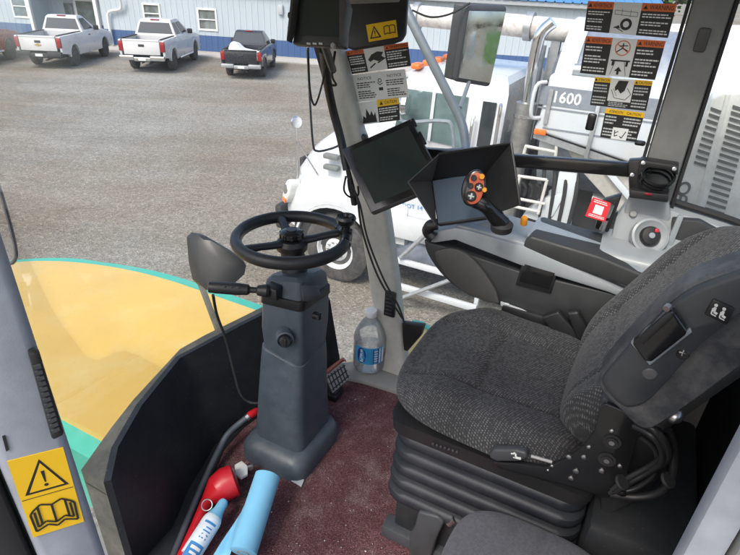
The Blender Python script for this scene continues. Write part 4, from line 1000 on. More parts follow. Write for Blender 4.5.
# right-hand platform corner seen past the front pillar
pf = MB(); pf.prism([PX(q[0], q[1], z=-.02) for q in ((402, 322), (414, 320), (428, 327), (436, 345), (430, 372), (395, 372))], (0, 0, -.06), .012); pf.build('side_platform', 'yellow_paint', hv)
pg = MB(); pg.prism([PX(q[0], q[1], z=-.012) for q in ((412, 319.5), (424, 321), (436, 331), (440, 348), (436, 345), (430, 330), (420, 324))], (0, 0, -.03), .003); pg.build('platform_edge', 'green_paint', hv)
MB().prism([PX(q[0], q[1], r=1.80) for q in ((402, 323), (424, 326), (421, 336), (407, 352), (403, 350))], (.03, 0, 0), .006).build('door_stop', 'black_plastic', hv)
# small yellow corner visible beside the jug
MB().prism([PX(q[0], q[1], z=-.08) for q in ((346, 362), (354, 358), (357, 366), (349, 374))], (0, 0, -.05), .006).build('frame_corner', 'yellow_paint', hv)
# louvred engine cover behind the rear pillar
lr_ = 2.35
lv = MB(); cov = [PX(q[0], q[1], r=lr_) for q in ((712, 98), (724, 93), (760, 92), (760, 230), (668, 212), (676, 195), (690, 150))]
lv.prism(cov, (.12, 0, 0), .01); lvo = lv.build('engine_cover', 'louvre', hv)
fa_ = MB(); fa_.prism([PX(q[0], q[1], r=lr_-.012) for q in ((726, 95), (731, 94), (698, 216), (693, 215))], (.02, 0, 0), .003); fa_.build('cover_fold', 'louvre', lvo)
so2 = MB()
for k in range(14):
    t_ = k/13; y = 107 + 78*t_ ; x0 = 711 - 15*t_ - (12*t_ if t_ > .3 else 4*t_); 
    a = (711 - 24*t_, y); b = (722 - 22*t_, y + 4)
    if t_ < .72: so2.prism([PX(a[0], a[1], r=lr_-.004), PX(b[0], b[1], r=lr_-.004), PX(b[0]-.6, b[1]+2.6, r=lr_-.004), PX(a[0]-.6, a[1]+2.6, r=lr_-.004)], (.02, 0, 0))
for k in range(18):
    y = 105 + 6.0*k; a = (733 - (y-105)*.27, y); b = (752 - (y-105)*.27, y + 6)
    so2.prism([PX(a[0], a[1], r=lr_-.004), PX(b[0], b[1], r=lr_-.004), PX(b[0]-.6, b[1]+2.8, r=lr_-.004), PX(a[0]-.6, a[1]+2.8, r=lr_-.004)], (.02, 0, 0))
so2.build('louvres', 'slot_dark', lvo)
fo = Flat([PX(q[0], q[1], r=lr_-.003) for q in ((689, 178), (693, 192), (679, 199), (675, 185))], 1)
if fo.n.x > 0: fo.n = -fo.n
fo.disc(0, .5, .5, .48, 24, .30)
fo.mb.build('emblem', ['slot_dark'], lvo, flat=True)
fm = Flat([PX(q[0], q[1], r=lr_-.003) for q in ((675, 190), (689, 195), (686, 206), (672, 201))], 1)
if fm.n.x > 0: fm.n = -fm.n
fm.text(0, 'm', .0, .1, 1, .9); fm.mb.build('emblem', ['slot_dark'], lvo, flat=True)
# mirror arms
MB().tube(spline([PX(404, 0, d=2.45), PX(412, 22, d=2.45), PX(450, 98, d=2.5), PX(463, 128, d=2.5), PX(466, 158, d=2.45), PX(462, 175, d=2.3)], 6), .021, 12).tube([PX(448, 152, d=2.4), PX(480, 150, d=2.55)], .016, 10).build('mirror_arm', 'arm_steel', hv)
MB().tube(spline([PX(412, 10, d=2.46), PX(430, 17, d=2.47), PX(450, 14, d=2.5), PX(470, 3, d=2.5)], 5), .005, 6).build('mirror_cable', 'rubber', hv)
mrr = thing('wing_mirror', 'tall grey rectangular mirror on a steel arm outside the right window', 'mirror', base=PX(483, 45, d=2.5))
mo_ = PX(467, 5, d=2.5); mnn = V((-.62, -.78, -.07)).normalized(); mc = [mo_] + [PXP(*q, mo_, mnn) for q in ((509, 6), (491, 88), (455, 82))]
mn = (mc[3]-mc[0]).cross(mc[1]-mc[0]).normalized()
if mn.dot(V((0, 0, CABH)) - mc[0]) < 0: mn = -mn
ce = sum(mc, V())/4
MB().prism(mc, -mn*.07, .022, 4).build('mirror_housing', 'charcoal_plastic', mrr)
MB().prism([mc[0] - mn*.03, mc[3] - mn*.03, mc[3] - mn*.075 + (mc[3]-mc[2])*.12, mc[0] - mn*.075 + (mc[0]-mc[1])*.12], (mc[1]-mc[0])*.1, .012, 3).build('housing_back', 'charcoal_plastic', mrr)
MB().prism([q.lerp(ce, .13) + mn*.001 for q in mc], mn*.003, .001).build('mirror_face', 'mirror_glass', mrr)
MB().tube([ce + (mc[3]-mc[0])*.45 - mn*.04, PX(460, 108, d=2.56)], .010, 8).build('mirror_stem', 'arm_steel', mrr)
# kerb-view mirror low in front, seen from behind
km = thing('kerb_mirror', 'black shell-backed mirror on a thin stem left of the steering wheel', 'mirror', base=PX(213, 320, d=2.15))
ko = [(193, 240), (198, 235), (206, 236), (230, 250), (243, 259), (246, 265), (244, 274), (234, 283), (222, 288), (206, 290), (199, 283), (195, 265)]
kd = V((.25, .85, -.1)).normalized()*.05
cc = PX(220, 264, d=2.15)
MB().loft([[PX(*q, d=2.15) + kd for q in ko], [PX(*q, d=2.15) for q in ko], [PX(*q, d=2.15).lerp(cc, .12) - kd*.45 for q in ko], [PX(*q, d=2.15).lerp(cc, .5) - kd*.7 for q in ko], [PX(*q, d=2.15).lerp(cc, .9) - kd*.75 for q in ko]]).build('mirror_shell', 'black_plastic', km, ang=25)
MB().prism([PX(*q, d=2.15) for q in ((199, 285), (206, 288), (224, 336), (219, 338))], kd*.3, .003).build('mirror_stem', 'grimy_strip', km)
# thin rails outside the screen
MB().tube(spline([PX(-14, 150, d=1.7), PX(0, 190, d=1.7), PX(12, 232, d=1.7), PX(16, 254, d=1.7), PX(12, 263, d=1.7), PX(2, 261, d=1.7), PX(-10, 252, d=1.7)], 6), .006, 8).build('outside_rail', 'gloss_black', hv)
MB().tube(spline([PX(307, 40, d=2.35), PX(310, 100, d=2.35), PX(313, 143, d=2.35), PX(317, 151, d=2.35), PX(330, 149, d=2.35), PX(340, 145, d=2.3)], 6), .005, 8).build('outside_rail', 'gloss_black', hv)

# ================================================================== warning decals on the glass
def inward(fl_):
    if fl_.n.x > 0: fl_.n = -fl_.n
    return fl_
DM_ = ['label_white', 'label_orange', 'label_black', 'label_yellow', 'label_grey']
def decal(px4, rr_, label, draw, base=None, group='warning decals on the cab glass'):
    c4 = [PX(*q, r=rr_) for q in px4]; f_ = inward(Flat(c4, 1, .0004)); 
    bk_ = [p_ - f_.n*.0004 for p_ in c4]
    draw(f_)
    # give the sheet its own backing
    f_.mb.mat(0).add(bk_ + [p_ for p_ in c4], [(0, 1, 2, 3), (0, 4, 5, 1), (1, 5, 6, 2), (2, 6, 7, 3), (3, 7, 4, 0)])
    return single(f_.mb, 'warning_decal', DM_, label, 'decal', sum(c4, V())/4, group, flat=True)
def tri(f_, m, cx, cy, h): 
    k = f_.h/f_.w; f_.poly(m, [(cx, cy-h/2), (cx+h*.55*k, cy+h/2), (cx-h*.55*k, cy+h/2)])
def side_panels(f_, xa, xb, head, hm, words, hh=.24, n=6, br=(2,), wm=0):
    f_.rect(0, 0, 0, 1, 1).up()
    for (x0, x1), wd in zip(((.0, xa), (xb, 1)), words):
        f_.rect(hm, x0, 0, x1, hh).rect(2, x0, hh, x1, 1)
    f_.up()
    for (x0, x1), wd in zip(((.0, xa), (xb, 1)), words):
        tri(f_, 2, x0 + (x1-x0)*.12, hh*.5, hh*.55); f_.text(2, wd, x0 + (x1-x0)*.24, hh*.22, x0 + (x1-x0)*.95, hh*.8)
        f_.lines(wm, x0 + (x1-x0)*.07, hh+.06, x1 - (x1-x0)*.06, .95, n, random.Random(int(x0*100)+n), br)
def d_tyre(f_):
    side_panels(f_, .31, .63, None, 1, ('ADVERTENCIA', 'WARNING'), n=8, br=(2, 5))
    f_.line(2, [(.34, .25), (.6, .3)], .012).line(2, [(.34, .38), (.6, .43)], .012).line(2, [(.34, .25), (.34, .38)], .012).line(2, [(.6, .3), (.6, .43)], .012).line(2, [(.42, .2), (.42, .42)], .01).line(2, [(.52, .22), (.52, .45)], .01)
    f_.disc(2, .49, .68, .19, 24, .1).poly(2, [(.34, .82), (.41, .72), (.43, .82)]).line(2, [(.36, .78), (.47, .92)], .025)
def d_noride(f_):
    side_panels(f_, .35, .66, None, 1, ('ADVERTENCIA', 'WARNING'), hh=.18, n=9, br=(2, 6))
    f_.disc(1, .5, .25, .2, 28, .175).line(1, [(.42, .14), (.58, .36)], .025)
    f_.line(2, [(.5, .12), (.5, .25), (.43, .36)], .03).line(2, [(.5, .25), (.57, .32)], .03).line(2, [(.45, .2), (.56, .18)], .025)
    f_.rect(2, .38, .56, .63, .6).rect(2, .40, .6, .43, .72).rect(2, .58, .6, .61, .72).line(2, [(.44, .6), (.40, .97)], .012).line(2, [(.56, .6), (.61, .97)], .012).poly(2, [(.5, .74), (.55, .86), (.45, .86)]).rect(2, .485, .85, .515, .95)
def d_hand(f_):
    side_panels(f_, .29, .70, None, 3, ('ATENCION', 'CAUTION'), hh=.16, n=7, br=(3,), wm=4)
    f_.poly(2, [(.43, .06), (.6, .06), (.56, .4), (.5, .5), (.44, .36), (.40, .42), (.38, .3)]).line(2, [(.33, .38), (.4, .66), (.6, .7), (.68, .5), (.6, .3)], .018).line(2, [(.36, .34), (.44, .6)], .012)
    f_.rect(2, .29, .78, .70, 1).up().lines(4, .32, .80, .68, .97, 3)
def d_read(f_):
    f_.rect(3, 0, 0, 1, .17).rect(2, 0, .17, 1, 1).up()
    f_.text(2, 'ATENCION', .1, .04, .46, .13).text(2, 'CAUTION', .56, .04, .92, .13)
    f_.lines(4, .04, .22, .46, .95, 7, None, (3,)).lines(4, .52, .22, .97, .95, 7, None, (3,)).up()
    f_.rect(0, .3, .6, .72, 1).up().line(2, [(.36, .7), (.38, .9), (.46, .85)], .03).line(2, [(.36, .8), (.46, .72)], .03).line(2, [(.52, .88), (.58, .94), (.66, .7)], .03)
decal([(588, 1), (677, 4), (668, 38), (584, 31)], 1.826, 'topmost decal of the right column with orange headings and a tyre pictogram', d_tyre)
decal([(586, 36), (666, 41), (655, 80), (580, 73)], 1.826, 'decal with orange headings and a crossed-out round pictogram, second from top', d_noride)
decal([(595, 77), (653, 81), (646, 111), (590, 105)], 1.826, 'decal with yellow headings and a black pointing hand pictogram', d_hand)
decal([(606, 108), (645, 113), (636, 142), (600, 137)], 1.826, 'lowest small decal with one yellow strip and a white tick picture', d_read)
def d_cut(f_):
    side_panels(f_, .29, .62, None, 1, ('ATTENTION', 'WARNING'), hh=.2, n=7, br=(4,))
    f_.poly(2, [(.33, .5), (.40, .3), (.5, .2), (.6, .25), (.56, .4), (.6, .5), (.5, .62), (.42, .52), (.36, .6)]).line(2, [(.34, .85), (.44, .68)], .06).line(2, [(.48, .68), (.62, .5)], .05)
def d_white(f_):
    f_.rect(0, 0, 0, 1, 1).up().text(2, 'NOTICE', .1, .12, .36, .22).text(2, 'NOTICE', .66, .12, .92, .22)
    f_.lines(2, .06, .3, .42, .92, 8, None, (3,)).lines(2, .62, .3, .96, .92, 8, None, (3,)).disc(2, .51, .3, .08, 14, .05).rect(2, .47, .55, .55, .66).line(2, [(.46, .36), (.5, .46), (.56, .4)], .03)
def d_fire(f_):
    f_.rect(0, 0, 0, .48, 1).rect(3, .48, 0, 1, .3).rect(2, .48, .3, 1, 1).up()
    f_.poly(2, [(.06, .95), (.1, .6), (.16, .72), (.2, .3), (.27, .62), (.32, .42), (.36, .66), (.41, .5), (.43, .95)])
    tri(f_, 2, .58, .15, .16); f_.text(2, 'CAUTION', .66, .08, .94, .22).lines(0, .51, .36, .97, .95, 6, None, (3,))
decal([(346, 51), (408, 42), (411, 66), (352, 74)], 1.83, 'decal with two orange headings and a hand by blades, beside the front pillar', d_cut)
decal([(352, 75), (405, 69), (409, 97), (357, 102)], 1.83, 'plain white text decal under the hand and blades decal', d_white)
decal([(357, 103), (399, 97), (400, 120), (361, 125)], 1.83, 'decal with a black flame pictogram and a yellow heading', d_fire)
# pictogram plate on the left pillar
def warn_plate(c4, nrm, nm, label, base):
    f_ = Flat(c4, 1, .0004)
    if f_.n.dot(nrm) < 0: f_.n = -f_.n
    for i in range(4): f_.c[i] = f_.c[i] + f_.n*.0012
    mb = f_.mb; mb.mat(0).prism(c4, f_.n*.0012)
    return f_
f_ = warn_plate([PXP(*q, LA, LN) for q in ((7, 461), (63, 447), (84, 521), (33, 537))], LN, '', '', None)
f_.up().line(2, [(0.02, .5), (.98, .5)], .008)
f_.poly(2, [(.52, .06), (.92, .45), (.10, .45)]).up().poly(0, [(.52, .105), (.84, .425), (.19, .425)]).up()
f_.poly(2, [(.485, .2), (.555, .2), (.535, .34), (.505, .34)]).disc(2, .52, .375, .018, 12)
for w_, k in ((.022, 0),):
    f_.line(2, [(.14, .66), (.30, .60), (.5, .64), (.7, .60), (.86, .66)], .02).line(2, [(.16, .88), (.32, .83), (.5, .88), (.68, .83), (.84, .88)], .02)
    f_.line(2, [(.24, .63), (.24, .86)], .02).line(2, [(.76, .63), (.76, .86)], .02).line(2, [(.5, .64), (.5, .88)], .02).line(2, [(.14, .66), (.08, .7), (.10, .93), (.34, .88), (.5, .93), (.66, .88), (.90, .93), (.92, .7), (.86, .66)], .02).line(2, [(.16, .68), (.16, .88)], .02).line(2, [(.84, .68), (.84, .88)], .02)
single(f_.mb, 'warning_plate', ['label_yellow', 'label_white', 'label_black'], 'yellow plate with warning triangle and open book on the left pillar', 'warning sign', PXP(45, 490, LA, LN), flat=True)

# ================================================================== top of the front pillar: sun visor panel and camera monitor
vs_ = thing('sun_visor', 'black visor board carrying a yellow warning label above the front pillar', 'visor', base=PX(378, 25, d=1.72))
vq = [PX(346, -14, d=1.74), PX(408, -14, d=1.66), PX(405, 33, d=1.68), PX(401, 40, d=1.69), PX(392, 43, d=1.70), PX(352, 49, d=1.75), PX(344, 46, d=1.76)]
vn = (vq[2]-vq[0]).cross(vq[1]-vq[0]).normalized()
if vn.dot(V((0, 0, CABH)) - vq[0]) < 0: vn = -vn
vq = [q - vn*((q-vq[0]).dot(vn)) for q in vq]
MB().prism(vq, -vn*.02, .006, 3).build('visor_board', 'black_plastic', vs_)
yq = [PXP(*q, vq[0], vn) for q in ((366, 25), (396, 20), (398, 37), (369, 42))]
f_ = warn_plate(yq, vn, '', '', None); f_.up().poly(1, [(.26, .12), (.46, .85), (.06, .85)]).up().poly(0, [(.26, .27), (.39, .78), (.13, .78)]).up().rect(1, .245, .42, .275, .64).rect(1, .245, .68, .275, .74)
f_.line(1, [(.58, .3), (.68, .24), (.76, .3), (.84, .24), (.94, .3)], .05).line(1, [(.58, .74), (.68, .68), (.76, .74), (.84, .68), (.94, .74)], .05).line(1, [(.58, .3), (.58, .74)], .05).line(1, [(.94, .3), (.94, .74)], .05).line(1, [(.76, .3), (.76, .74)], .05)
f_.mb.build('warning_label', ['label_yellow', 'label_black'], vs_, flat=True)
MB().prism([PX(346, -2, d=1.6), PX(402, -6, d=1.55), PX(400, 3, d=1.57), PX(350, 5, d=1.62)], (0, .0, .03), .004).build('visor_trim', 'pillar_taupe', vs_)
cmn = thing('camera_monitor', 'small black hooded monitor hanging at the top of the windscreen', 'monitor', base=PX(320, 25, d=1.5))
mq = [PX(297, -4, d=1.5), PX(346, -4, d=1.44), PX(345, 48, d=1.46), PX(292, 44, d=1.52)]
mn2 = (mq[3]-mq[0]).cross(mq[1]-mq[0]).normalized()
if mn2.dot(V((0, 0, CABH)) - mq[0]) < 0: mn2 = -mn2
mq = [q - mn2*((q-mq[0]).dot(mn2)) for q in mq]
cmo = MB().prism(mq, -mn2*.028, .006, 3).build('monitor_body', 'black_plastic', cmn)
P_ = lambda x, y: PXP(x, y, mq[0], mn2)
MB().prism([P_(301, -2) + mn2*.0015, P_(342, -2) + mn2*.0015, P_(341, 37) + mn2*.0015, P_(299, 35) + mn2*.0015], mn2*.001).build('screen', 'screen_dark', cmn)
MB().prism([P_(297, -4), P_(300, -4), P_(296, 30), P_(292, 44)], mn2*.03, .002).build('sun_hood', 'warm_charcoal', cmn)
MB().prism([P_(345, -4), P_(348, -4), P_(353, 10), P_(348, 40), P_(345, 48)], mn2*.035, .002).build('sun_hood', 'warm_charcoal', cmn)
for k, x in enumerate((309, 315, 321)): MB().prism([P_(x-2, 42.6), P_(x+2, 43), P_(x+2, 45), P_(x-2, 44.6)], mn2*.003, .001).build('button', 'label_grey', cmn)
MB().lathe([(.008, 0), (.008, .006), (.006, .009), (0, .009)], frame(P_(334, 46), mn2, (0, 0, 1)), 16).build('knob', 'frame_grey', cmn)
for y in (14, 27): MB().lathe([(.006, 0), (.009, .008), (.009, .02), (0, .022)], frame(P_(293, y) - mn2*.012, (P_(280, y)-P_(293, y)), (0, 0, 1)), 14).build('thumb_screw', 'gloss_black', cmn)
MB().tube([P_(320, 40) - mn2*.02, PX(330, 62, d=1.62), PX(333, 70, d=1.75)], .012, 8).build('bracket', 'black_plastic', cmn)
br_ = MB().tube(spline([PX(324, 50, d=1.7), PX(327, 80, d=1.85), PX(333, 110, d=1.95), PX(341, 140, d=2.0), PX(347, 170, d=2.02)], 5), .016, 10)
single(br_, 'pillar_bracket', 'black_plastic', 'black bracket arm running down the front pillar below the small monitor', 'bracket', PX(333, 110, d=1.95))
cbl = MB().tube(spline([PX(308, 48, d=1.6), PX(310, 90, d=1.7), PX(315, 105, d=1.8), PX(322, 85, d=1.8), PX(326, 64, d=1.75)], 6), .0035, 6).tube(spline([PX(335, 52, d=1.6), PX(332, 75, d=1.75), PX(336, 85, d=1.85), PX(327, 84, d=1.85)], 6), .004, 6)
single(cbl, 'monitor_cable', 'rubber', 'thin black cable looping below the small hooded monitor', 'cable', PX(315, 100, d=1.75))

# ================================================================== tablet on the pillar
tbl = thing('pillar_display', 'large black tablet display tilted on the front pillar', 'display', base=PX(390, 165, d=1.9))
q0, q1, q3 = PX(341, 149, d=1.95), PX(411, 118, d=1.90), PX(371, 214, d=1.86)
q2 = q1 + q3 - q0
tn = (q3-q0).cross(q1-q0).normalized()
if tn.dot(V((0, 0, CABH)) - q0) < 0: tn = -tn
tq4 = [q0, q1, q2, q3]; ce = sum(tq4, V())/4
MB().prism(tq4, -tn*.03, .012, 4).build('display_case', 'warm_charcoal', tbl)
MB().prism([q.lerp(ce, .035) + tn*.0005 for q in tq4], tn*.002, .0008).build('bezel', 'gloss_black', tbl)
T_ = lambda u, v, h=0: q0 + (q1-q0)*u + (q3-q0)*v + tn*h
MB().prism([T_(.10, .09, .003), T_(.92, .09, .003), T_(.92, .90, .003), T_(.10, .90, .003)], tn*.0006).build('screen', 'screen_dark', tbl)
f_ = Flat([T_(.62, .935, .0028), T_(.86, .935, .0028), T_(.86, .965, .0028), T_(.62, .965, .0028)], 1); f_.n = tn
f_.rect(0, .0, .2, .14, .8).rect(0, .2, .2, .34, .8).rect(0, .4, .2, .5, .8).rect(0, .56, .2, .72, .8).rect(0, .78, .2, .98, .8); f_.mb.build('lettering', ['label_white'], tbl, flat=True)
MB().box((0, 0, 0), (.012, .05, .02), .004, M=frame(T_(1.01, .3, -.012), tn, q0-q3)).box((0, .07, 0), (.012, .03, .02), .004, M=frame(T_(1.01, .3, -.012), tn, q0-q3)).build('side_buttons', 'black_plastic', tbl)
MB().tube([ce - tn*.03, PX(385, 170, d=2.08)], .02, 10).box(tuple(PX(360, 140, d=2.05)), (.03, .06, .05), .01).build('display_bracket', 'black_plastic', tbl)
cbl = MB().tube(spline([PX(348, 180, d=2.0), PX(350, 192, d=2.04), PX(357, 198, d=2.03), PX(362, 230, d=2.03), PX(376, 272, d=2.08), PX(390, 298, d=2.12), PX(402, 318, d=2.16)], 6), .004, 6).tube(spline([PX(352, 185, d=2.0), PX(360, 205, d=2.03), PX(368, 240, d=2.03), PX(384, 280, d=2.08), PX(398, 305, d=2.12), PX(404, 322, d=2.16)], 6), .004, 6)
cbl.tube(spline([PX(346, 176, d=1.99), PX(344, 190, d=2.0), PX(350, 197, d=2.02), PX(358, 195, d=2.03), PX(358, 186, d=2.03)], 6), .004, 6)
single(cbl, 'display_cable', 'rubber', 'pair of black cables hanging down the front pillar from the tablet', 'cable', PX(376, 250, d=2.05))
# ================================================================== steering column
sc_ = thing('steering_column', 'blue grey steering column with a black wheel, spinner knob and stalk', 'steering column', base=(1.212, .885, 0))
def cs3(c, hx, hy, rad, tilt=(0, 0)): return rr3((c[0]+.012, c[1]-.025, c[2]), hx*1.1, hy*1.1, rad, tilt)
def rr3(c, hx, hy, rad, tilt=(0, 0), yaw=0):
    return [V((c[0] + x*math.cos(yaw) - y*math.sin(yaw), c[1] + x*math.sin(yaw) + y*math.cos(yaw), c[2] + x*tilt[0] + y*tilt[1])) for x, y in rrect(hx, hy, rad, 5)]
MB().loft([cs3((1.20, .915, .008), .135, .125, .05), cs3((1.20, .915, .06), .135, .125, .05), cs3((1.205, .915, .085), .125, .115, .05), cs3((1.21, .915, .10), .10, .095, .05)]).build('plinth', 'column_blue', sc_, ang=50)
MB().loft([cs3((1.215, .915, .085), .102, .095, .035), cs3((1.22, .915, .25), .095, .088, .035), cs3((1.228, .91, .42), .086, .08, .03, (.05, .1)), cs3((1.232, .91, .475), .082, .077, .03, (.1, .2)), cs3((1.232, .91, .48), .076, .07, .03, (.1, .2))]).build('lower_shroud', 'column_blue', sc_, ang=40)
MB().loft([cs3((1.234, .908, .47), .078, .072, .025, (.1, .2)), cs3((1.236, .906, .56), .082, .076, .022, (.05, .1)), cs3((1.245, .905, .68), .080, .072, .02, (-.1, -.1)), cs3((1.25, .905, .735), .072, .064, .02, (-.2, -.2)), cs3((1.252, .905, .748), .060, .054, .02, (-.2, -.2))]).build('upper_shroud', 'column_blue', sc_, ang=40)
hN = V((-.82, -.55, .1)).normalized()
kp = PX(285, 340, d=1.70); KM = frame(kp, (-.8, -.6, .15), (0, 0, 1))
ks = MB().lathe([(.028, -.04), (.028, .002), (.024, .004), (.021, -.004), (0, -.004)], KM, 28).build('knob_surround', 'column_blue', sc_)
MB().lathe([(.018, -.006), (.018, .012), (.015, .016), (0, .017)], KM, 24).box((0, 0, .017), (.008, .03, .01), .003, M=KM).build('knob', 'black_plastic', sc_)
# dark band and buckle round the head
MB().loft([cs3((1.243, .905, .655), .083, .075, .021, (-.10, -.10)), cs3((1.243, .905, .658), .0845, .0765, .021, (-.10, -.10)), cs3((1.244, .905, .688), .083, .075, .021, (-.10, -.10)), cs3((1.244, .905, .69), .080, .073, .021, (-.10, -.10))]).build('shroud_band', 'black_plastic', sc_, ang=50)
MB().box(PX(317, 316, d=1.655), (.022, .03, .02), .006).build('release_lever', 'gloss_black', sc_)
MB().prism([PX(301, 285, d=1.62), PX(318, 285, d=1.68), PX(321, 295, d=1.665), PX(303, 296, d=1.62)], V((0, 0, -.02)), .002).build('cover_plate', 'charcoal_plastic', sc_)
WCN = V((1.285, .912, .852))
MB().tube([(1.262, .885, .70), (1.275, .90, .78), WCN - V((.003, 0, .025))], [.045, .04, .036], 20).build('neck', 'black_plastic', sc_)
whl = MB()
N = 64; RW = .174
rings = []
for k in range(N+1):
    a = 2*PI*k/N; c = WCN + V((RW*math.cos(a), RW*math.sin(a), 0)); e = V((math.cos(a), math.sin(a), 0))
    rings.append([c + e*(0.0185*math.cos(2*PI*j/12)) + V((0, 0, 0.0205*math.sin(2*PI*j/12))) for j in range(12)])
whl.loft(rings, cap=False); who = whl.build('wheel', 'black_plastic', sc_, ang=60)
hub = MB().lathe([(.03, -.03), (.05, -.025), (.052, -.005), (.042, .008), (0, .010)], Matrix.Translation(WCN + V((0, 0, -.012))), 28)
hub.build('hub', 'black_plastic', who)
cap = MB().lathe([(.028, 0), (.036, .008), (.037, .022), (.030, .028), (.018, .030), (0, .031)], Matrix.Translation(WCN + V((0, 0, -.002))), 28)
for k in range(10):
    a = 2*PI*k/10; cap.box((WCN.x + .036*math.cos(a), WCN.y + .036*math.sin(a), WCN.z + .012), (.008, .008, .018), .003)
cap.build('hub_cap', 'gloss_black', who)
MB().lathe([(.017, 0), (.017, .002), (0, .0025)], Matrix.Translation(WCN + V((0, 0, .029))), 20).build('hub_badge', 'charcoal_plastic', who)
for (x, y) in ((280, 216), (339, 233), (240, 251)):
    e = (PX(x, y, z=WCN.z) - WCN); e.z = 0; e.normalize(); q = V((-e.y, e.x, 0))
    rg = []
    for t_, w_, h_, dz in ((.035, .021, .012, -.012), (.07, .017, .011, -.010), (.11, .015, .011, -.004), (.15, .017, .012, 0), (.172, .020, .013, 0)):
        c = WCN + e*t_ + V((0, 0, dz)); rg.append([c + q*(w_*math.cos(2*PI*j/12)) + V((0, 0, h_*math.sin(2*PI*j/12))) for j in range(12)])
    MB().loft(rg).build('spoke', 'black_plastic', who, ang=60)
e = PX(341, 236, z=WCN.z) - WCN; e.z = 0; e.normalize(); kc = WCN + e*RW
sk_ = MB().lathe([(.021, -.02), (.023, 0), (.022, .018), (.016, .022), (.016, .032), (.030, .045), (.033, .058), (.029, .066), (.020, .066), (.014, .058), (0, .056)], Matrix.Translation(kc + V((0, 0, .004))), 28)
sk_.build('spinner_knob', 'gloss_black', who)
a0 = math.atan2(e.y, e.x)
for da in (-.36, .34):
    a = a0 + da; c = WCN + V((RW*math.cos(a), RW*math.sin(a), 0)); MB().lathe([(.0185, -.006), (.0205, -.005), (.0205, .005), (.0185, .006)], frame(c, (-math.sin(a), math.cos(a), 0), (0, 0, 1)), 18).build('rim_clip', 'gloss_black', who)
# stalk
s0, s1 = PX(283, 292, d=1.68), PX(208, 287, d=1.655)
MB().box(PX(274, 291, d=1.69), (.045, .05, .042), .006).build('switch_box', 'black_plastic', sc_)
sd_ = s1 - s0
st_ = MB().tube([s0 + sd_*.18, s0 + sd_*.22, s0 + sd_*.34, s0 + sd_*.36], [.017, .022, .016, .010], 14).tube([s0 + sd_*.34, s0 + sd_*.46], .010, 12).tube([s0 + sd_*.44, s0 + sd_*.47, s0 + sd_*.62, s0 + sd_*.9, s0 + sd_*.985, s0 + sd_*1.0], [.010, .017, .0195, .0185, .017, .011], 16)
sto = st_.build('stalk', 'black_plastic', sc_)
wt = MB()
for t_ in (.58, .67, .76): wt.box(s0 + sd_*t_ + V((-.010, -.004, .014)), (.012, .012, .003), .001)
wt.build('stalk_symbols', 'charcoal_plastic', sto)
# brackets and tags at its foot
tg = PX(245, 462, z=.035)
MB().prism([PX(x, y, z=.05) + V((-.02, -.02, 0)) for x, y in ((234, 461), (241, 457), (247, 462), (247, 470), (240, 474), (235, 470))], (0, 0, .012), .002).build('torn_tag', 'label_white', sc_)
MB().lathe([(.012, 0), (.012, .012), (.006, .013), (0, .013)], frame(PX(250, 463, z=.055) + V((-.01, -.01, 0)), (-.8, -.5, .3), (0, 0, 1)), 12).build('plinth_bolt', 'steel', sc_)
MB().prism([PX(x, y, z=.014) + V((-.004, -.004, 0)) for x, y in ((289, 474), (304, 479), (301, 486), (291, 480))], (0, 0, .004), .001).build('torn_tag', 'label_grey', sc_)
wr_ = MB().tube(spline([PX(213, 295, d=1.75), PX(217, 315, d=1.85), PX(226, 340, f=1.135), PX(233, 368, f=1.115), PX(240, 393, f=1.085), PX(249, 402, f=1.06), PX(260, 403, d=2.02)], 6), .005, 8)
single(wr_, 'column_cable', 'rubber', 'thin black cable drooping down the black panel beside the steering column', 'cable', PX(240, 393, f=1.15))

# pedal to the right of the column
pdl = thing('brake_pedal', 'ribbed metal foot pedal with a faded red bracket beside the steering column', 'pedal', base=PX(338, 398, z=0.0))
pq = [PX(326, 375, z=.115), PX(344, 363, z=.125), PX(350, 378, z=.075), PX(333, 393, z=.06)]
pn_ = (pq[3]-pq[0]).cross(pq[1]-pq[0]).normalized()
if pn_.z < 0: pn_ = -pn_
po = MB().prism(pq, -pn_*.012, .003).build('pedal_pad', 'frame_grey', pdl)
rb_ = MB()
for k in range(6):
    t_ = (k+.5)/6; a, b = pq[0].lerp(pq[1], t_), pq[3].lerp(pq[2], t_); q = (pq[1]-pq[0])*.05
    a, b = a.lerp(b, .06), a.lerp(b, .94)
    rb_.prism([a - q*.5, a + q*.5, b + q*.5, b - q*.5], pn_*.003, .0005)
for k in range(3):
    t_ = (k+.5)/3; a, b = pq[0].lerp(pq[3], t_), pq[1].lerp(pq[2], t_); q = (pq[3]-pq[0])*.03
    rb_.prism([a - q, a + q, b + q, b - q], pn_*.0034, .0005)
rb_.build('tread', 'black_plastic', po)
MB().prism([PX(326, 371, z=.135), PX(343, 358, z=.145), PX(347, 362, z=.14), PX(343, 362, z=.13), PX(327, 375, z=.12)], (.025, .015, -.015), .006).build('pedal_bracket', 'pedal_red', pdl)
MB().tube([(pq[2]+pq[3])/2 - pn_*.01, PX(334, 398, z=.02), PX(330, 392, z=.03) + V((.06, .06, 0))], .014, 10).bx(tuple(PX(336, 396, z=.03) + V((-.02, -.01, -.02))), tuple(PX(336, 396, z=.03) + V((.05, .06, .01))), .006).build('pedal_arm', 'black_plastic', pdl)

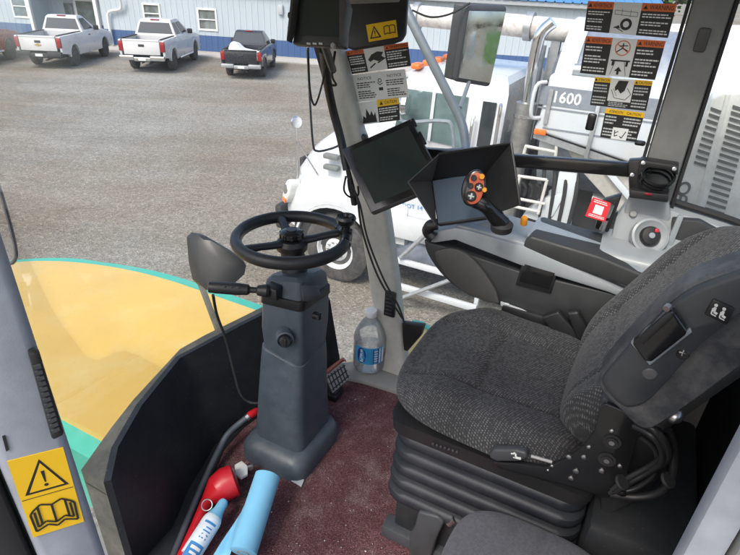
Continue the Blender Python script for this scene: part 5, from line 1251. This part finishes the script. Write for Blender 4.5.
# ================================================================== operator's seat
ds_ = thing('operator_seat', 'dark woven cloth operator seat on black rubber bellows with a folded-up armrest', 'seat', base=(1.27, .15, 0))
def pillow(mb, M, hx, hy, T, n=4.0, top=lambda x, y: 0, e=3.2, under=.55, NT=160, NR=44, taper=lambda y: 1):
    """rounded slab: superellipse outline, soft edge, top(x, y) shapes the upper face (x, y in -1..1)"""
    vs = []; fs = []
    for side in (1, -1):
        for j in range(NR+1):
            rho = math.sin(PI/2*j/NR)
            for i in range(NT):
                a = 2*PI*i/NT; c, s_ = math.cos(a), math.sin(a)
                k = 1/((abs(c)**n + abs(s_)**n)**(1/n)); x, y = rho*k*c, rho*k*s_
                h = max(0, 1 - rho**e)**(1/e)
                z = T/2*h if side > 0 else -T/2*h*under
                if side > 0: z += top(x, y)*min(1, (1-rho)*7)
                vs.append(V((x*hx*taper(y), y*hy, z)))
    L_ = (NR+1)*NT
    for side in (0, 1):
        for j in range(NR):
            for i in range(NT):
                k = (i+1) % NT; o = side*L_
                q = (o+j*NT+i, o+j*NT+k, o+(j+1)*NT+k, o+(j+1)*NT+i)
                fs.append(q if side == 0 else q[::-1])
    mb.add(vs, fs, M); return mb
gs = lambda d, w: math.exp(-(d/w)**2)
def cushion_top(x, y):
    b = .50
    h = .026*(1/(1+math.exp(-(abs(x)-b-.10)*13))) - .006*(1-abs(x))
    gl = b + .05*math.sin(1.6*y+.4)
    h -= .013*gs(abs(x) - gl, .030)*(1 if y > -.97 else 0)
    if abs(x) < gl: h -= .012*gs(y - (.20 - .12*x*x), .032)
    h += .005*noise.noise(V((x*2.2, y*2.2, 3))) + .0022*noise.noise(V((x*7, y*7, 1)))
    h += .008*gs(y-.45, .22) + .005*gs(y+.35, .35)
    if y > .3: h -= .03*((y-.3)/.7)**2
    return h
CM = Matrix.Translation((1.303, .168, .555)) @ Matrix.Rotation(math.radians(3), 4, 'X')
pillow(MB(), CM, .284, .295, .15, 3.6, cushion_top, 3.4, .30).build('cushion', 'seat_fabric', ds_, ang=80)
def back_top(x, y):
    h = .026*(1/(1+math.exp(-(abs(x)-.66)*14))); h -= .014*gs(abs(x)-.56, .03)
    if abs(x) < .56: h -= .008*gs(y + .15, .03) + .006*gs(y-.45, .03)
    h += .02*gs(y+.45, .35)
    return h
lean = math.radians(24)
BM = Matrix.Translation((1.305, -.158, .828)) @ Matrix.Rotation(lean, 4, 'X') @ Matrix(((-1, 0, 0, 0), (0, 0, 1, 0), (0, 1, 0, 0), (0, 0, 0, 1)))
pillow(MB(), BM, .285, .325, .15, 2.8, back_top, 3.2, .8, taper=lambda y: 1 - .24*max(0, -y)).build('backrest', 'seat_fabric', ds_, ang=80)
MB().prism([(BM @ V((x*.24, y*.27, -.045))) for x, y in rrect(1, 1, .35, 6)], BM.to_3x3() @ V((0, 0, -.03)), .01).build('back_shell', 'charcoal_plastic', ds_)
# bellows
bl_ = MB(); rg = []; nf = 5
for k in range(nf):
    z0 = .20 + (.285)*k/nf; dz = .285/nf
    gx = .006*(nf-k)
    for dzf, ex in ((0, -.024), (.05, -.022), (.13, .002), (.30, .012), (.55, .014), (.80, .012), (.91, .002), (.97, -.022)):
        rg.append(rr3((1.282, .147, z0 + dz*dzf), .236 + ex + gx*.4, .250 + ex + gx*.4, .06))
bl_.loft(rg); blo = bl_.build('bellows', 'bellows_rubber', ds_, ang=50)
MB().loft([rr3((1.285, .15, .475), .250, .262, .05), rr3((1.285, .15, .488), .262, .272, .05), rr3((1.285, .15, .532), .264, .276, .05)]).build('seat_pan', 'black_plastic', ds_)
sg = MB()
for k in range(7): 
    q = PX(433 + 4*k, 444 + 1.3*k, r=1.016); sg.box(q, (.006, .006, .006), .001)
sg.build('pan_vents', 'charcoal_plastic', ds_)
MB().bx((1.06, -.09, .012), (1.50, .39, .20), .012).build('suspension_base', 'rear_black', ds_)
sl_ = MB().bx((1.03, -.15, .008), (1.09, .42, .06), .008).bx((1.46, -.15, .008), (1.52, .42, .06), .008); sl_.build('slide_rail', 'charcoal_plastic', ds_)
lv_ = MB(); a = PX(417, 520, r=1.01)
lv_.prism([PX(*q, r=1.01) for q in ((418, 512), (437, 517), (444, 523), (436, 540), (430, 560), (409, 560), (409, 535), (414, 528))], (.04, 0, 0), .008, 3); lv_.build('slide_lever', 'charcoal_plastic', ds_)
MB().tube([PX(424, 505, r=1.03), PX(431, 513, r=1.03), PX(424, 516, r=1.03)], .004, 8).build('spring_clip', 'gold', ds_)
MB().tube([PX(449, 523, r=1.03), PX(456, 519, r=1.03)], .012, 10).build('pivot_pin', 'steel', ds_)
# side bracket with its bolts
RB = .998
bp_ = [(545, 468), (565, 460), (583, 447), (594, 432), (600, 408), (606, 404), (630, 414), (640, 426), (636, 444), (628, 470), (626, 497), (604, 498), (570, 486), (515, 473), (492, 466), (492, 462), (520, 464)]
bk_ = MB().prism([PX(*q, r=RB) for q in bp_], (.012, 0, 0), .002); bko = bk_.build('side_bracket', 'gloss_black', ds_)
for (x, y, r_) in ((612, 441, .0125), (607, 459, .0125), (612, 431, .005), (589, 447, .005), (569, 457, .006), (576, 471, .007), (584, 457, .006), (571, 478, .006), (552, 466, .004), (602, 471, .007), (548, 470, .003), (620, 466, .005)):
    c = PX(x, y, r=RB); M_ = frame(c, (-1, 0, 0), (0, 0, 1))
    prof = [(r_*1.5, -.001), (r_*1.5, .003), (r_, .003), (r_, .007), (0, .008)] if r_ > .008 else [(r_, -.001), (r_, .002), (r_*.6, .003), (0, .003)]
    MB().lathe(prof, M_, 16).build('bolt', 'rubber' if r_ > .008 else 'steel', bko)
    if r_ > .008: MB().lathe([(r_*.5, .008), (r_*.5, .0085), (0, .0085)], M_, 6).build('bolt_head', 'steel', bko)
# tilt handle
hd = [(489, 455), (493, 450), (515, 450), (526, 453), (528, 458), (520, 462), (497, 462), (490, 459)]
ho = MB().prism([PX(*q, r=.992) for q in hd], (.022, 0, 0), .006, 3).build('tilt_handle', 'charcoal_plastic', ds_)
f_ = inward(Flat([PX(*q, r=.9915) for q in ((510, 451.5), (523, 453.5), (522, 460), (509, 458))], 1))
f_.line(0, [(.1, .3), (.45, .2), (.5, .7), (.9, .75)], .2).line(0, [(.3, .8), (.9, .95)], .14).disc(0, .35, .12, .12, 8); f_.mb.build('handle_symbol', ['label_white'], ho, flat=True)
MB().tube([PX(531, 456, r=1.0), PX(552, 462, r=1.005)], .004, 6).build('handle_rod', 'frame_grey', ds_)
# folded-up armrest
RS = .945
o_ = [(599, 386), (600, 375), (606, 366), (624, 345), (650, 318), (682, 288), (716, 272), (748, 262), (790, 250), (800, 330), (770, 345), (740, 366), (700, 396), (668, 418), (652, 428), (644, 429), (634, 424), (618, 408), (605, 396)]
oo = spline([PX(*q, r=RS) for q in o_], 3, True)
ce = PX(680, 350, r=RS)
asb = MB(); asb.loft([[p_ + V((.055, 0, 0)) for p_ in oo], [p_ + V((.008, 0, 0)) for p_ in oo], [p_.lerp(ce, .012) for p_ in oo], [p_.lerp(ce, .05) - V((.006, 0, 0)) for p_ in oo]])
aro = asb.build('armrest', 'scuffed_plastic', ds_, ang=50)
up__ = [(604, 381), (606, 371), (628, 346), (654, 320), (685, 292), (718, 277), (750, 266), (792, 256), (794, 272), (756, 296), (720, 322), (690, 350), (662, 382), (645, 398), (630, 403), (618, 398)]
uu = spline([PX(*q, r=RS-.006) for q in up__], 3, True); ce2 = sum(uu, V())/len(uu)
MB().loft([[p_ + V((.006, 0, 0)) for p_ in uu], [p_ - V((.012, 0, 0)) for p_ in uu], [p_.lerp(ce2, .02) - V((.017, 0, 0)) for p_ in uu], [p_.lerp(ce2, .08) - V((.019, 0, 0)) for p_ in uu]]).build('armrest_cover', 'charcoal_plastic', ds_, ang=60)
RQ = RS - .025
lq = [(633, 338), (669, 306), (675, 307), (687, 324), (686, 329), (652, 356), (645, 355)]
lo_ = MB().prism([PX(*q, r=RQ+.0) for q in lq], (-.022, 0, 0), .006, 3).build('latch_block', 'gloss_black', ds_)
MB().prism([PX(*q, r=RQ-.0225) for q in ((638, 339), (670, 311), (674, 316), (643, 344))], (-.004, 0, 0), .0015).build('latch_ridge', 'black_plastic', lo_)
MB().prism([PX(*q, r=RQ+.003) for q in ((631, 341), (634, 337), (650, 358), (690, 326), (692, 330), (650, 363))], (-.008, 0, 0), .001).build('latch_recess', 'pad_top', lo_)
MB().tube([PX(669, 306, r=RQ-.01), PX(666, 309, r=RQ-.018)], .006, 8).build('latch_lip', 'steel', lo_)
for (x, y, r_, m_) in ((683, 353, .0105, 'black_plastic'), (650, 373, .0125, 'scuffed_plastic')):
    M_ = frame(PX(x, y, r=RQ+.004), (-1, 0, 0), (0, 0, 1)); MB().lathe([(r_, -.004), (r_, .004), (r_*.8, .006), (0, .005)], M_, 20).build('screw_cover', m_, ds_)
M_ = frame(PX(683, 353, r=RQ-.002), (-1, 0, 0), (0, 0, 1)); MB().box((0, 0, .0), (.012, .003, .002), .0005, M=M_).box((0, 0, .0003), (.003, .012, .002), .0005, M=M_).build('screw_cross', 'steel', ds_)
bq = [PX(*q, r=RQ+.002) for q in ((713, 297), (735, 307), (727, 324), (704, 313))]
bo2 = MB().prism(bq, (-.006, 0, 0), .003).build('switch_plate', 'black_plastic', ds_)
f_ = inward(Flat([p_ + V((-.0065, 0, 0)) for p_ in bq], 1))
for x0 in (.2, .56): f_.disc(0, x0+.04, .25, .09, 10).line(0, [(x0+.05, .36), (x0+.08, .62), (x0+.24, .66)], .13).line(0, [(x0-.02, .45), (x0+.02, .78), (x0+.24, .8)], .06)
f_.mb.build('switch_symbols', ['label_white'], bo2, flat=True)
# wiring loom and seat belt hardware
wl = MB()
for k, (dx, dy) in enumerate(((0, 0), (4, 3), (-2, 6))):
    wl.tube(spline([PX(636+dx, 420+dy, r=.99), PX(652+dx, 428+dy, r=.97), PX(662+dx, 440+dy, r=.97), PX(664+dx, 455+dy, r=.98), PX(650+dx, 466+dy, r=1.0), PX(628+dx, 478+dy, r=1.0), PX(612+dx, 490+dy*.5, r=1.0)], 6), .007, 8)
wl.tube(spline([PX(668, 430, r=1.0), PX(674, 450, r=1.0), PX(672, 478, r=1.0), PX(658, 493, r=1.01), PX(634, 497, r=1.01), PX(610, 494, r=1.0)], 6), .009, 10)
wl.tube(spline([PX(640, 436, r=1.0), PX(656, 452, r=1.0), PX(654, 474, r=1.01), PX(636, 488, r=1.01), PX(618, 492, r=1.0)], 6), .006, 8)
wlo = wl.build('wiring_loom', 'black_plastic', ds_, ang=60)
for q in ((658, 435), (622, 482), (668, 480)): MB().lathe([(.016, -.004), (.018, 0), (.016, .004)], frame(PX(*q, r=.985), (-.2, -.5, .8), (1, 0, 0)), 12).build('cable_tie', 'rubber', wlo)
MB().lathe([(.014, -.01), (.016, 0), (.012, .008), (.006, .014), (0, .015)], frame(PX(675, 416, r=.96), (-.9, -.2, .3), (0, 0, 1)), 12).build('anchor_bolt', 'steel', ds_)
MB().prism([PX(*q, r=1.06) for q in ((626, 420), (660, 432), (668, 470), (640, 500), (600, 520), (600, 480))], (.03, 0, 0), .008).build('recliner_cover', 'black_plastic', ds_)
ar = MB().prism([PX(*q, r=1.02) for q in ((602, 396), (640, 418), (648, 436), (622, 430), (600, 410))], (.05, 0, 0), .008); ar.build('recliner_hinge', 'charcoal_plastic', ds_)
MB().bx((1.0, -.37, .012), (1.53, -.125, .47), .02).build('seat_frame', 'rear_black', ds_)
# belt buckle between cushion and console
bu = MB(); bu.prism([PX(*q, r=1.535) for q in ((541, 318), (558, 312), (574, 330), (580, 342), (570, 348), (556, 336))], (.03, 0, 0), .006, 3).prism([PX(*q, r=1.53) for q in ((566, 313), (578, 312), (588, 330), (586, 342), (577, 340))], (.03, 0, 0), .008, 3)
bu.build('belt_buckle', 'black_plastic', ds_)
MB().lathe([(.009, 0), (.010, .006), (.006, .009), (0, .009)], frame(PX(580, 352, r=1.525), (-.6, -.2, .7), (0, 1, 0)), 14).build('belt_bolt', 'frame_grey', ds_)
MB().bx((1.585, -.30, .25), (1.66, .275, .645), .01).build('console_bracket', 'black_plastic', ds_)
# passenger seat
ps = thing('passenger_seat', 'small plain grey cloth jump seat at the bottom edge of the picture', 'seat', base=(.79, 0, 0))
def ptop(x, y): return -.006*gs(y + .02 + .1*x, .05)
pillow(MB(), Matrix.Translation((.79, -.025, .41)), .18, .19, .10, 3.4, ptop, 3.4).build('cushion', 'grey_cloth', ps, ang=80)
MB().bx((.64, -.16, .31), (.93, .16, .39), .02).bx((.70, -.12, .0), (.88, .12, .32), .02).build('seat_base', 'black_plastic', ps)

# ================================================================== armrest console
cs = thing('control_console', 'grey and charcoal armrest console with a black joystick right of the seat', 'console', base=(1.72, .2, .63))
R0_, R1_ = 1.60, 1.80
cp = lambda q, r=R0_: PX(*q, r=r)
low = spline([cp(q) for q in ((424, 240), (428, 255), (444, 277), (468, 295), (492, 303))], 4) + [cp((545, 318)), cp((600, 337)), V((R0_, -.30, .61)), V((R0_, -.30, .775)), cp((620, 296)), cp((520, 272)), cp((442, 246)), cp((430, 243))]
MB().prism(low, (R1_-R0_, 0, 0), .012, 3).build('console_body', 'console_dark', cs, ang=30)
ear = spline([cp(q, R0_-.001) for q in ((436, 250), (452, 247), (470, 254), (486, 272), (497, 290), (500, 302))], 3) + spline([cp(q, R0_-.001) for q in ((490, 301), (466, 291), (448, 275), (437, 258))], 3)
MB().prism(ear, (-.014, 0, 0), .004).build('front_cover', 'warm_charcoal', cs)
fr = [cp(q, R0_-.008) for q in ((427, 235), (433, 232), (455, 228), (470, 231), (525, 247), (610, 285), (640, 300), (640, 306), (610, 293), (519, 265), (455, 240), (434, 243), (427, 241))]
MB().prism(fr, (R1_-R0_+.02, 0, 0), .005, 2).build('console_frame', 'trim_grey', cs, ang=30)
pod = MB()
pa = [PX(455, 229, r=R0_+.004), PX(525, 249, r=R0_+.004), PX(548, 240, r=R1_-.01), PX(500, 216, r=R1_-.01)]
pod.prism(pa, (0, 0, .02), .008, 3)
pod.loft([[PX(458, 229, r=1.61), PX(528, 256, r=1.61), PX(540, 242, r=1.76), PX(498, 222, r=1.76)], [PX(476, 224, r=1.64), PX(515, 238, r=1.64), PX(528, 234, r=1.74), PX(500, 217, r=1.74)], [PX(486, 221, r=1.66), PX(508, 228, r=1.66), PX(515, 226, r=1.72), PX(500, 218, r=1.72)]])
pod.build('joystick_pod', 'trim_grey', cs, ang=25)
hump = MB(); hc = PX(537, 236, r=1.76)
hump.loft([[hc + V((x*k, y*k*1.4, h)) for x, y in rrect(.055, .07, .04, 4)] for k, h in ((1, -.06), (1, -.01), (.85, .012), (.5, .022), (.1, .025))]); hump.build('pod_hump', 'pad_top', cs, ang=60)
# arm pad
pz = [cp(q, 1.595) for q in ((523, 247), (525, 240), (530, 236), (600, 257), (660, 282), (700, 300), (700, 318), (640, 292), (600, 277), (524, 253))]
MB().prism(pz, (.19, 0, 0), .009, 4).build('arm_pad', 'console_dark', cs, ang=40)
tpq = [PX(527, 237, r=1.60), PX(640, 273, r=1.60), PX(705, 300, r=1.60)]
t2 = [q + V((.185, 0, .006)) for q in tpq]
MB().loft([[a + V((.006, 0, .001)), a.lerp(b, .5) + V((0, 0, .010)), b + V((-.004, 0, -.003)), b + V((0, 0, -.02)), a + V((.008, 0, -.02))] for a, b in zip(tpq, t2)]).build('pad_top', 'pad_top', cs, ang=70)  # pale piece paints the reflection along the dark pad's upper face
rc = [cp(q, R0_-.0005) for q in ((523, 261), (558, 271), (551, 293), (516, 284))]
rco = MB().prism(rc, (-.006, 0, 0), .002).build('recess', 'black_plastic', cs)
MB().prism([cp(q, R0_-.0068) for q in ((525, 264), (555, 273), (549, 289), (519, 281))], (-.002, 0, 0), .0008).build('recess_flap', 'gloss_black', rco)
MB().prism([cp(q, R0_-.003) for q in ((501, 301), (545, 317), (545, 321), (501, 305))], (-.006, 0, 0), .001).build('label_strip', 'label_grey', cs)
MB().box(cp((507, 304), R0_-.01), (.004, .014, .006), .001).build('console_light', 'cap_white', cs)
MB().lathe([(.011, -.012), (.011, .012), (.008, .016), (0, .016)], frame(PX(524, 221, d=1.68), (-.3, 0, .9), (0, 1, 0)), 16).build('warning_button', 'amber', cs)
# joystick
js = thing('joystick', 'black control joystick with an orange button face on the console', 'joystick', base=PX(502, 224, d=1.62))
jc = PX(474, 188, d=1.56); jn = (V((0, 0, CABH)) - jc).normalized(); jn = (jn + V((-.1, -.12, .0))).normalized()
uv = PX(480, 170, d=1.56) - PX(471, 206, d=1.56); JM = frame(jc, jn, uv)
ell = lambda k, z, a=.034, b=.054, n=28: [JM @ V((k*a*math.cos(2*PI*i/n), k*b*math.sin(2*PI*i/n) , z)) for i in range(n)]
MB().loft([ell(.5, -.062), ell(.85, -.05), ell(1.0, -.028), ell(1.02, -.006), ell(.96, .004), ell(.9, .006)]).build('grip_head', 'gloss_black', js, ang=60)
sh = [(.72, .55), (.9, .2), (.95, -.2), (.85, -.65), (.4, -.92), (-.1, -.95), (-.45, -.7), (-.5, -.3), (-.2, .0), (-.5, .15), (-.7, .45), (-.55, .75), (-.1, .93), (.4, .85)]
MB().prism([JM @ V((x*.030, y*.048, .006)) for x, y in spline([(a, b, 0) for a, b in sh], 3, True) for x, y in [(x, y)]] if False else [JM @ V((p_.x*.029, p_.y*.048, .005)) for p_ in spline([(a, b, 0) for a, b in sh], 3, True)], JM.to_3x3() @ V((0, 0, .004)), .001).build('button_face', 'red_orange', js)
for x, y, r_, m_ in ((.012, .006, .0125, 'black_plastic'), (-.003, -.024, .0155, 'black_plastic'), (-.012, .004, .008, 'black_plastic'), (-.009, .028, .0085, 'black_plastic'), (.012, .036, .0085, 'amber'), (.029, .002, .0075, 'amber')):
    b_ = MB().lathe([(r_, .004), (r_, .013), (r_*.8, .016), (0, .0155)], JM @ Matrix.Translation((x, y, 0)), 20).build('button', m_, js)
    if r_ > .01:
        MB().box((x, y, .0162), (r_*1.1, r_*.3, .001), .0002, M=JM).box((x, y, .0165), (r_*.3, r_*1.1, .001), .0002, M=JM).build('button_cross', 'label_grey', b_)
MB().tube(spline([JM @ V((.006, -.03, -.03)), PX(484, 205, d=1.585), PX(492, 213, d=1.60), PX(501, 223, d=1.62)], 5), [.026, .026, .025, .024, .023, .022, .021, .021, .021, .022, .023, .024, .025, .026, .027, .028], 16).build('stem', 'gloss_black', js, ang=60)
MB().lathe([(.032, -.02), (.034, 0), (.026, .008), (.02, .01)], frame(PX(502, 224, d=1.62), (-.15, .0, 1), (0, 1, 0)), 20).build('stem_boot', 'rubber', js)

# ================================================================== touch screen in its hood
ts = thing('touch_screen', 'blue-grey touch screen inside a black sun hood behind the joystick', 'display', base=PX(455, 225, d=1.75))
a, b, c, d_ = PX(431, 180, d=1.82), PX(480, 171, d=1.74), PX(486, 216, d=1.70), PX(437, 225, d=1.78)
sn = (d_-a).cross(b-a).normalized()
if sn.dot(V((0, 0, CABH)) - a) < 0: sn = -sn
d_ = a + (d_-a); c = b + (d_-a)
MB().prism([a, b, c, d_], -sn*.025, .004).build('screen_case', 'black_plastic', ts)
ce = (a+b+c+d_)/4
MB().prism([q.lerp(ce, .07) + sn*.001 for q in (a, b, c, d_)], sn*.001).build('screen', 'screen_blue', ts)
e, f2, g2_, h2 = PX(439, 154, d=1.70), PX(408, 182, d=1.73), PX(511, 143, d=1.58), PX(520, 205, d=1.58)
def sheet(name, pts, mat='black_plastic', th=.005):
    n_ = (pts[1]-pts[0]).cross(pts[-1]-pts[0]).normalized()
    mb = MB(); k = len(pts); mb.add([p_ + n_*th/2 for p_ in pts] + [p_ - n_*th/2 for p_ in pts], [(0, i, i+1) for i in range(1, k-1)] + [(k, k+i+1, k+i) for i in range(1, k-1)] + [(i, (i+1) % k, k+(i+1) % k, k+i) for i in range(k)])
    return mb.build(name, mat, ts, ang=20)
sheet('hood_side', [a - sn*.01, e, f2, PX(436, 226, d=1.775)], 'warm_charcoal')
sheet('hood_top', [a - sn*.012, b - sn*.012, PX(505, 168, d=1.68), g2_, e])
sheet('hood_side', [b - sn*.012, PX(505, 168, d=1.68), g2_, h2, PX(500, 212, d=1.66), c - sn*.012])
MB().tube([g2_, PX(518, 190, d=1.575), h2], .004, 6).tube([e, g2_], .004, 6).build('hood_lip', 'black_plastic', ts)
MB().tube(spline([PX(437, 224, d=1.79), PX(430, 226, d=1.80), PX(428, 232, d=1.82), PX(434, 238, d=1.82)], 4), .02, 10).build('screen_mount', 'black_plastic', ts)

# ================================================================== loose things
fm_ = MB(); mp_ = [PX(349, 369.5, z=.03), PX(366, 371, z=.01), PX(380, 377, z=.01), PX(380, 388, z=.01), PX(397, 393, z=.01)]
mp_[0].z = 0
mp_ = [V((p_.x, p_.y, .002)) for p_ in mp_] + [V((1.52, .30, .002)), V((1.52, -.3, .002)), V((.2, -.3, .002)), V((.2, .6, .002)), V((.6, .93, .002)), V((.9, 1.09, .002)), V((1.2, 1.11, .002)), V((1.45, 1.06, .002)), V((1.6, .97, .002))]
single(fm_.prism(mp_, (0, 0, .007)), 'floor_mat', 'maroon_carpet', 'worn maroon carpet mat with pale crumbs on the cab floor', 'mat', (1.1, .6, 0))
cr = MB(); rn = random.Random(5)
for k in range(90):
    x, y = (rn.uniform(255, 408), rn.uniform(385, 555)) if k < 100 else (rn.gauss(385, 9), rn.gauss(395, 7))
    p_ = PX(x, y, z=.0105); s_ = rn.uniform(.0012, .0032)*(1.7 if rn.random() < .12 else 1); a = rn.uniform(0, 6)
    if p_.y > 1.02 or p_.x > 1.6: continue
    cr.add([p_ + V((s_*math.cos(a+q*PI/2)*rn.uniform(.5, 1.2), s_*math.sin(a+q*PI/2)*rn.uniform(.5, 1.2), (q % 2)*.002)) for q in range(4)] + [p_ + V((0, 0, .003))], [(0, 1, 4), (1, 2, 4), (2, 3, 4), (3, 0, 4)])
cro = single(cr, 'crumbs', 'label_grey', 'pale crumbs scattered over the maroon mat', 'crumbs', (1.1, .6, 0), flat=True); cro['kind'] = 'stuff'
# water jug
jb = V((1.765, .845, .029))
JT = Matrix.Translation(jb)
jg = thing('water_jug', 'clear one gallon water jug with a blue label on the sill by the front pillar', 'jug', base=jb)
MB().lathe([(.0, .003), (.058, .0), (.070, .008), (.074, .022), (.073, .05), (.0745, .055), (.073, .062), (.073, .15), (.0745, .156), (.074, .165), (.071, .18), (.058, .215), (.040, .245), (.026, .262), (.022, .268), (.022, .285)], JT, 40, cap=False).build('bottle', 'bottle_plastic', jg, ang=60)
MB().lathe([(.0, .004), (.066, .004), (.0715, .02), (.0712, .11), (.0, .111)], JT, 36).build('water', 'bottle_plastic', jg, ang=60)
MB().lathe([(.0255, .275), (.0265, .278), (.0265, .300), (.024, .304), (0, .304)], JT, 28).build('cap', 'cap_white', jg)
va = math.atan2(-jb.y, -jb.x)     # towards the viewer
lb = MB(); AA = lambda u: va - .95 + 1.9*u
def cyl(u, v, h=0): a = AA(u); return jb + V(((.0742+h)*math.cos(a), (.0742+h)*math.sin(a), .062 + .088*v))
lb.grid(lambda u, v: cyl(u, v), 24, 2); lbo = lb.build('label', 'label_blue', jg, ang=60)
ov = MB(); ov.mat(0).add([cyl(.24 + .15*math.cos(a), .5 + .46*math.sin(a), .0006) for a in [2*PI*k/24 for k in range(24)]], [tuple(range(24))])
ov.mat(0).add([cyl(u, v, .0006) for u, v in ((.62, .05), (.8, .05), (.8, .95), (.62, .95))], [(0, 1, 2, 3)])
vs2, fs2, w2 = text_geo('Pure'); ov.mat(1).add([cyl(.20 + .11*b_, .12 + .76*a_/w2, .0012) for a_, b_ in vs2], fs2)
for v in (.2, .35, .5, .65, .8): ov.mat(1).add([cyl(u, vv, .0012) for u, vv in ((.65, v-.03), (.77, v-.03), (.77, v+.03), (.65, v+.03))], [(0, 1, 2, 3)])
ov.mat(1).add([cyl(u, vv, .0008) for u, vv in ((.82, .05), (.99, .05), (.99, .95), (.82, .95))], [(0, 1, 2, 3)])
ov.build('label_print', ['navy', 'cap_white'], lbo, flat=True)
# blue paper roll
e0, e1 = PX(268, 475, z=.135), PX(243, 553, z=.065)
ax = (e1-e0); L_ = ax.length; RMx = frame(e0, ax, (0, 0, 1)); pr = thing('paper_roll', 'pale blue paper towel roll leaning on the column foot with a loose end', 'paper roll', base=(e0.x*.3+e1.x*.7, e0.y*.3+e1.y*.7, .01))
RR = .042
MB().lathe([(.018, 0), (.036, -.0), (RR, .003), (RR, L_-.003), (.036, L_), (.018, L_)], RMx, 40).build('paper', 'blue_paper', pr)
MB().lathe([(.015, L_+.0005), (.019, L_+.001), (.019, L_-.06), (.015, L_-.06)], RMx, 24, cap=False).lathe([(.015, -.0005), (.019, -.001), (.019, .02), (.0, .02)], RMx, 24, cap=False).build('core', 'cardboard', pr)
side = RMx.to_3x3() @ V((1, 0, 0)); 
if side.y < 0: side = -side
ls = MB(); ls.grid(lambda u, v: e0 + ax*(.42 + .60*v) + side*(RR*.95 + .055*u*(1-.6*(1-v)) - .0) + V((0, 0, -.012 - .028*u + .010*math.sin(5*u+3*v))), 8, 10); ls.build('loose_sheet', 'blue_paper', pr, ang=70, solid=.0012)
# bent rod with a red end
rp_ = [PX(257, 411, z=.12), PX(250, 415, z=.12), PX(240, 423, z=.105), PX(228, 434, z=.09), PX(220, 448, z=.07), PX(207, 475, z=.05), PX(190, 515, z=.035), PX(172, 560, z=.03)]
rd = thing('lever_bar', 'bent grey metal bar with a red tip lying along the black front panel', 'bar', base=PX(207, 475, z=.02))
MB().tube(spline(rp_[1:], 5), .0115, 14).build('bar', 'rod_grey', rd, ang=60)
MB().tube([rp_[0] + (rp_[0]-rp_[1])*.2, rp_[0], rp_[1], rp_[1] + (rp_[1]-rp_[0])*.3], [.010, .0145, .0145, .012], 14).build('tip', 'red_plastic', rd)
MB().tube([rp_[1] + (rp_[2]-rp_[1])*.15, rp_[1] + (rp_[2]-rp_[1])*.4], .0135, 14).build('collar', 'steel', rd)
# red scoop
sp_ = thing('red_funnel', 'red plastic funnel with a long tapering spout lying by the bar', 'funnel', base=PX(225, 490, z=.01))
c0, c1, c2, c3 = PX(237, 479, z=.085), PX(221, 486, z=.075), PX(207, 502, z=.05), PX(178, 562, z=.04)
def oring(c, t_, r_, n=14):
    M_ = frame(c, t_, (0, 0, 1)); return [M_ @ V((r_*math.cos(2*PI*k/n + PI/10), r_*math.sin(2*PI*k/n + PI/10), 0)) for k in range(n)]
tt_ = (c3-c1)
MB().loft([oring(c0, c1-c0, .036), oring(c0.lerp(c1, .12), c1-c0, .054), oring(c0.lerp(c1, .8), c1-c0, .056), oring(c1.lerp(c2, .25), c2-c0, .05), oring(c2, c3-c2, .022), oring(c2.lerp(c3, .4), c3-c2, .016), oring(c3, c3-c2, .012)]).build('funnel_body', 'red_plastic', sp_, ang=28)
kr = PX(207, 505, z=.085); KM = frame(kr, (-.6, -.4, .8), (0, 0, 1))
single(MB().tube([KM @ V((.017*math.cos(2*PI*k/24), .017*math.sin(2*PI*k/24), 0)) for k in range(25)], .0022, 8), 'key_ring', 'steel', 'thin steel ring lying between the red funnel and the spray can', 'ring', kr)
# spray can
a0, a1 = PX(225, 500, z=.085), PX(190, 556, z=.045); ax = a1-a0; L_ = ax.length; AM = frame(a0, ax, (0, 0, 1))
cn = thing('spray_can', 'white and blue air freshener spray can lying beside the paper roll', 'spray can', base=(a1.x, a1.y, .01))
MB().lathe([(0, .0), (.011, .001), (.016, .01), (.017, .035), (.022, .05), (.026, .06)], AM, 28).build('cap', 'blue_paper', cn)
cno = MB().lathe([(.024, .058), (.029, .066), (.031, .078), (.031, L_), (.0, L_)], AM, 32).build('can', 'can_white', cn)
toC = (V((0, 0, CABH)) - a0); lx = AM.to_3x3().inverted() @ toC; ca_ = math.atan2(lx.y, lx.x)
lb = MB(); Q = lambda u, v, h=.0005: AM @ V(((.031+h)*math.cos(ca_ - .8 + 1.6*u), (.031+h)*math.sin(ca_ - .8 + 1.6*u), .08 + .12*v))
def patch(mi, u0, v0, u1, v1, h=.0005):
    lb.mat(mi).grid(lambda u, v: Q(u0+(u1-u0)*u, v0+(v1-v0)*v, h), 6, 2)
patch(0, .0, .62, 1, 1); patch(0, .1, .04, .9, .1)
rn = random.Random(3)
for k in range(4): patch(0, .2, .18+.09*k, .2+rn.uniform(.35, .6), .215+.09*k)
patch(1, .15, .7, .8, .78, .001); patch(1, .25, .84, .7, .9, .001)
lb.mat(1).add([Q(.45 + .16*math.cos(a), .45 + .1*math.sin(a), .001) for a in [2*PI*k/16 for k in range(16)]], [tuple(range(16))])
lb.build('label_print', ['can_blue', 'cap_white'], cno, ang=60)
# red tag by the door latch
tq_ = [PX(*q, d=1.66) for q in ((593, 197), (611, 203), (605, 222), (585, 216))]
f_ = Flat(tq_, 1, .0004)
if f_.n.dot(V((0, 0, CABH)) - tq_[0]) < 0: f_.n = -f_.n
f_.mb.mat(0).prism(tq_, -f_.n*.001); f_.k = 1
f_.rect(1, .27, .3, .73, .74).up()
f_.lines(1, .12, .06, .9, .24, 2).lines(1, .12, .8, .9, .95, 2)
single(f_.mb, 'hang_tag', ['red_label', 'label_white'], 'red square tag with a white panel hanging by the black door latch', 'tag', sum(tq_, V())/4, flat=True)
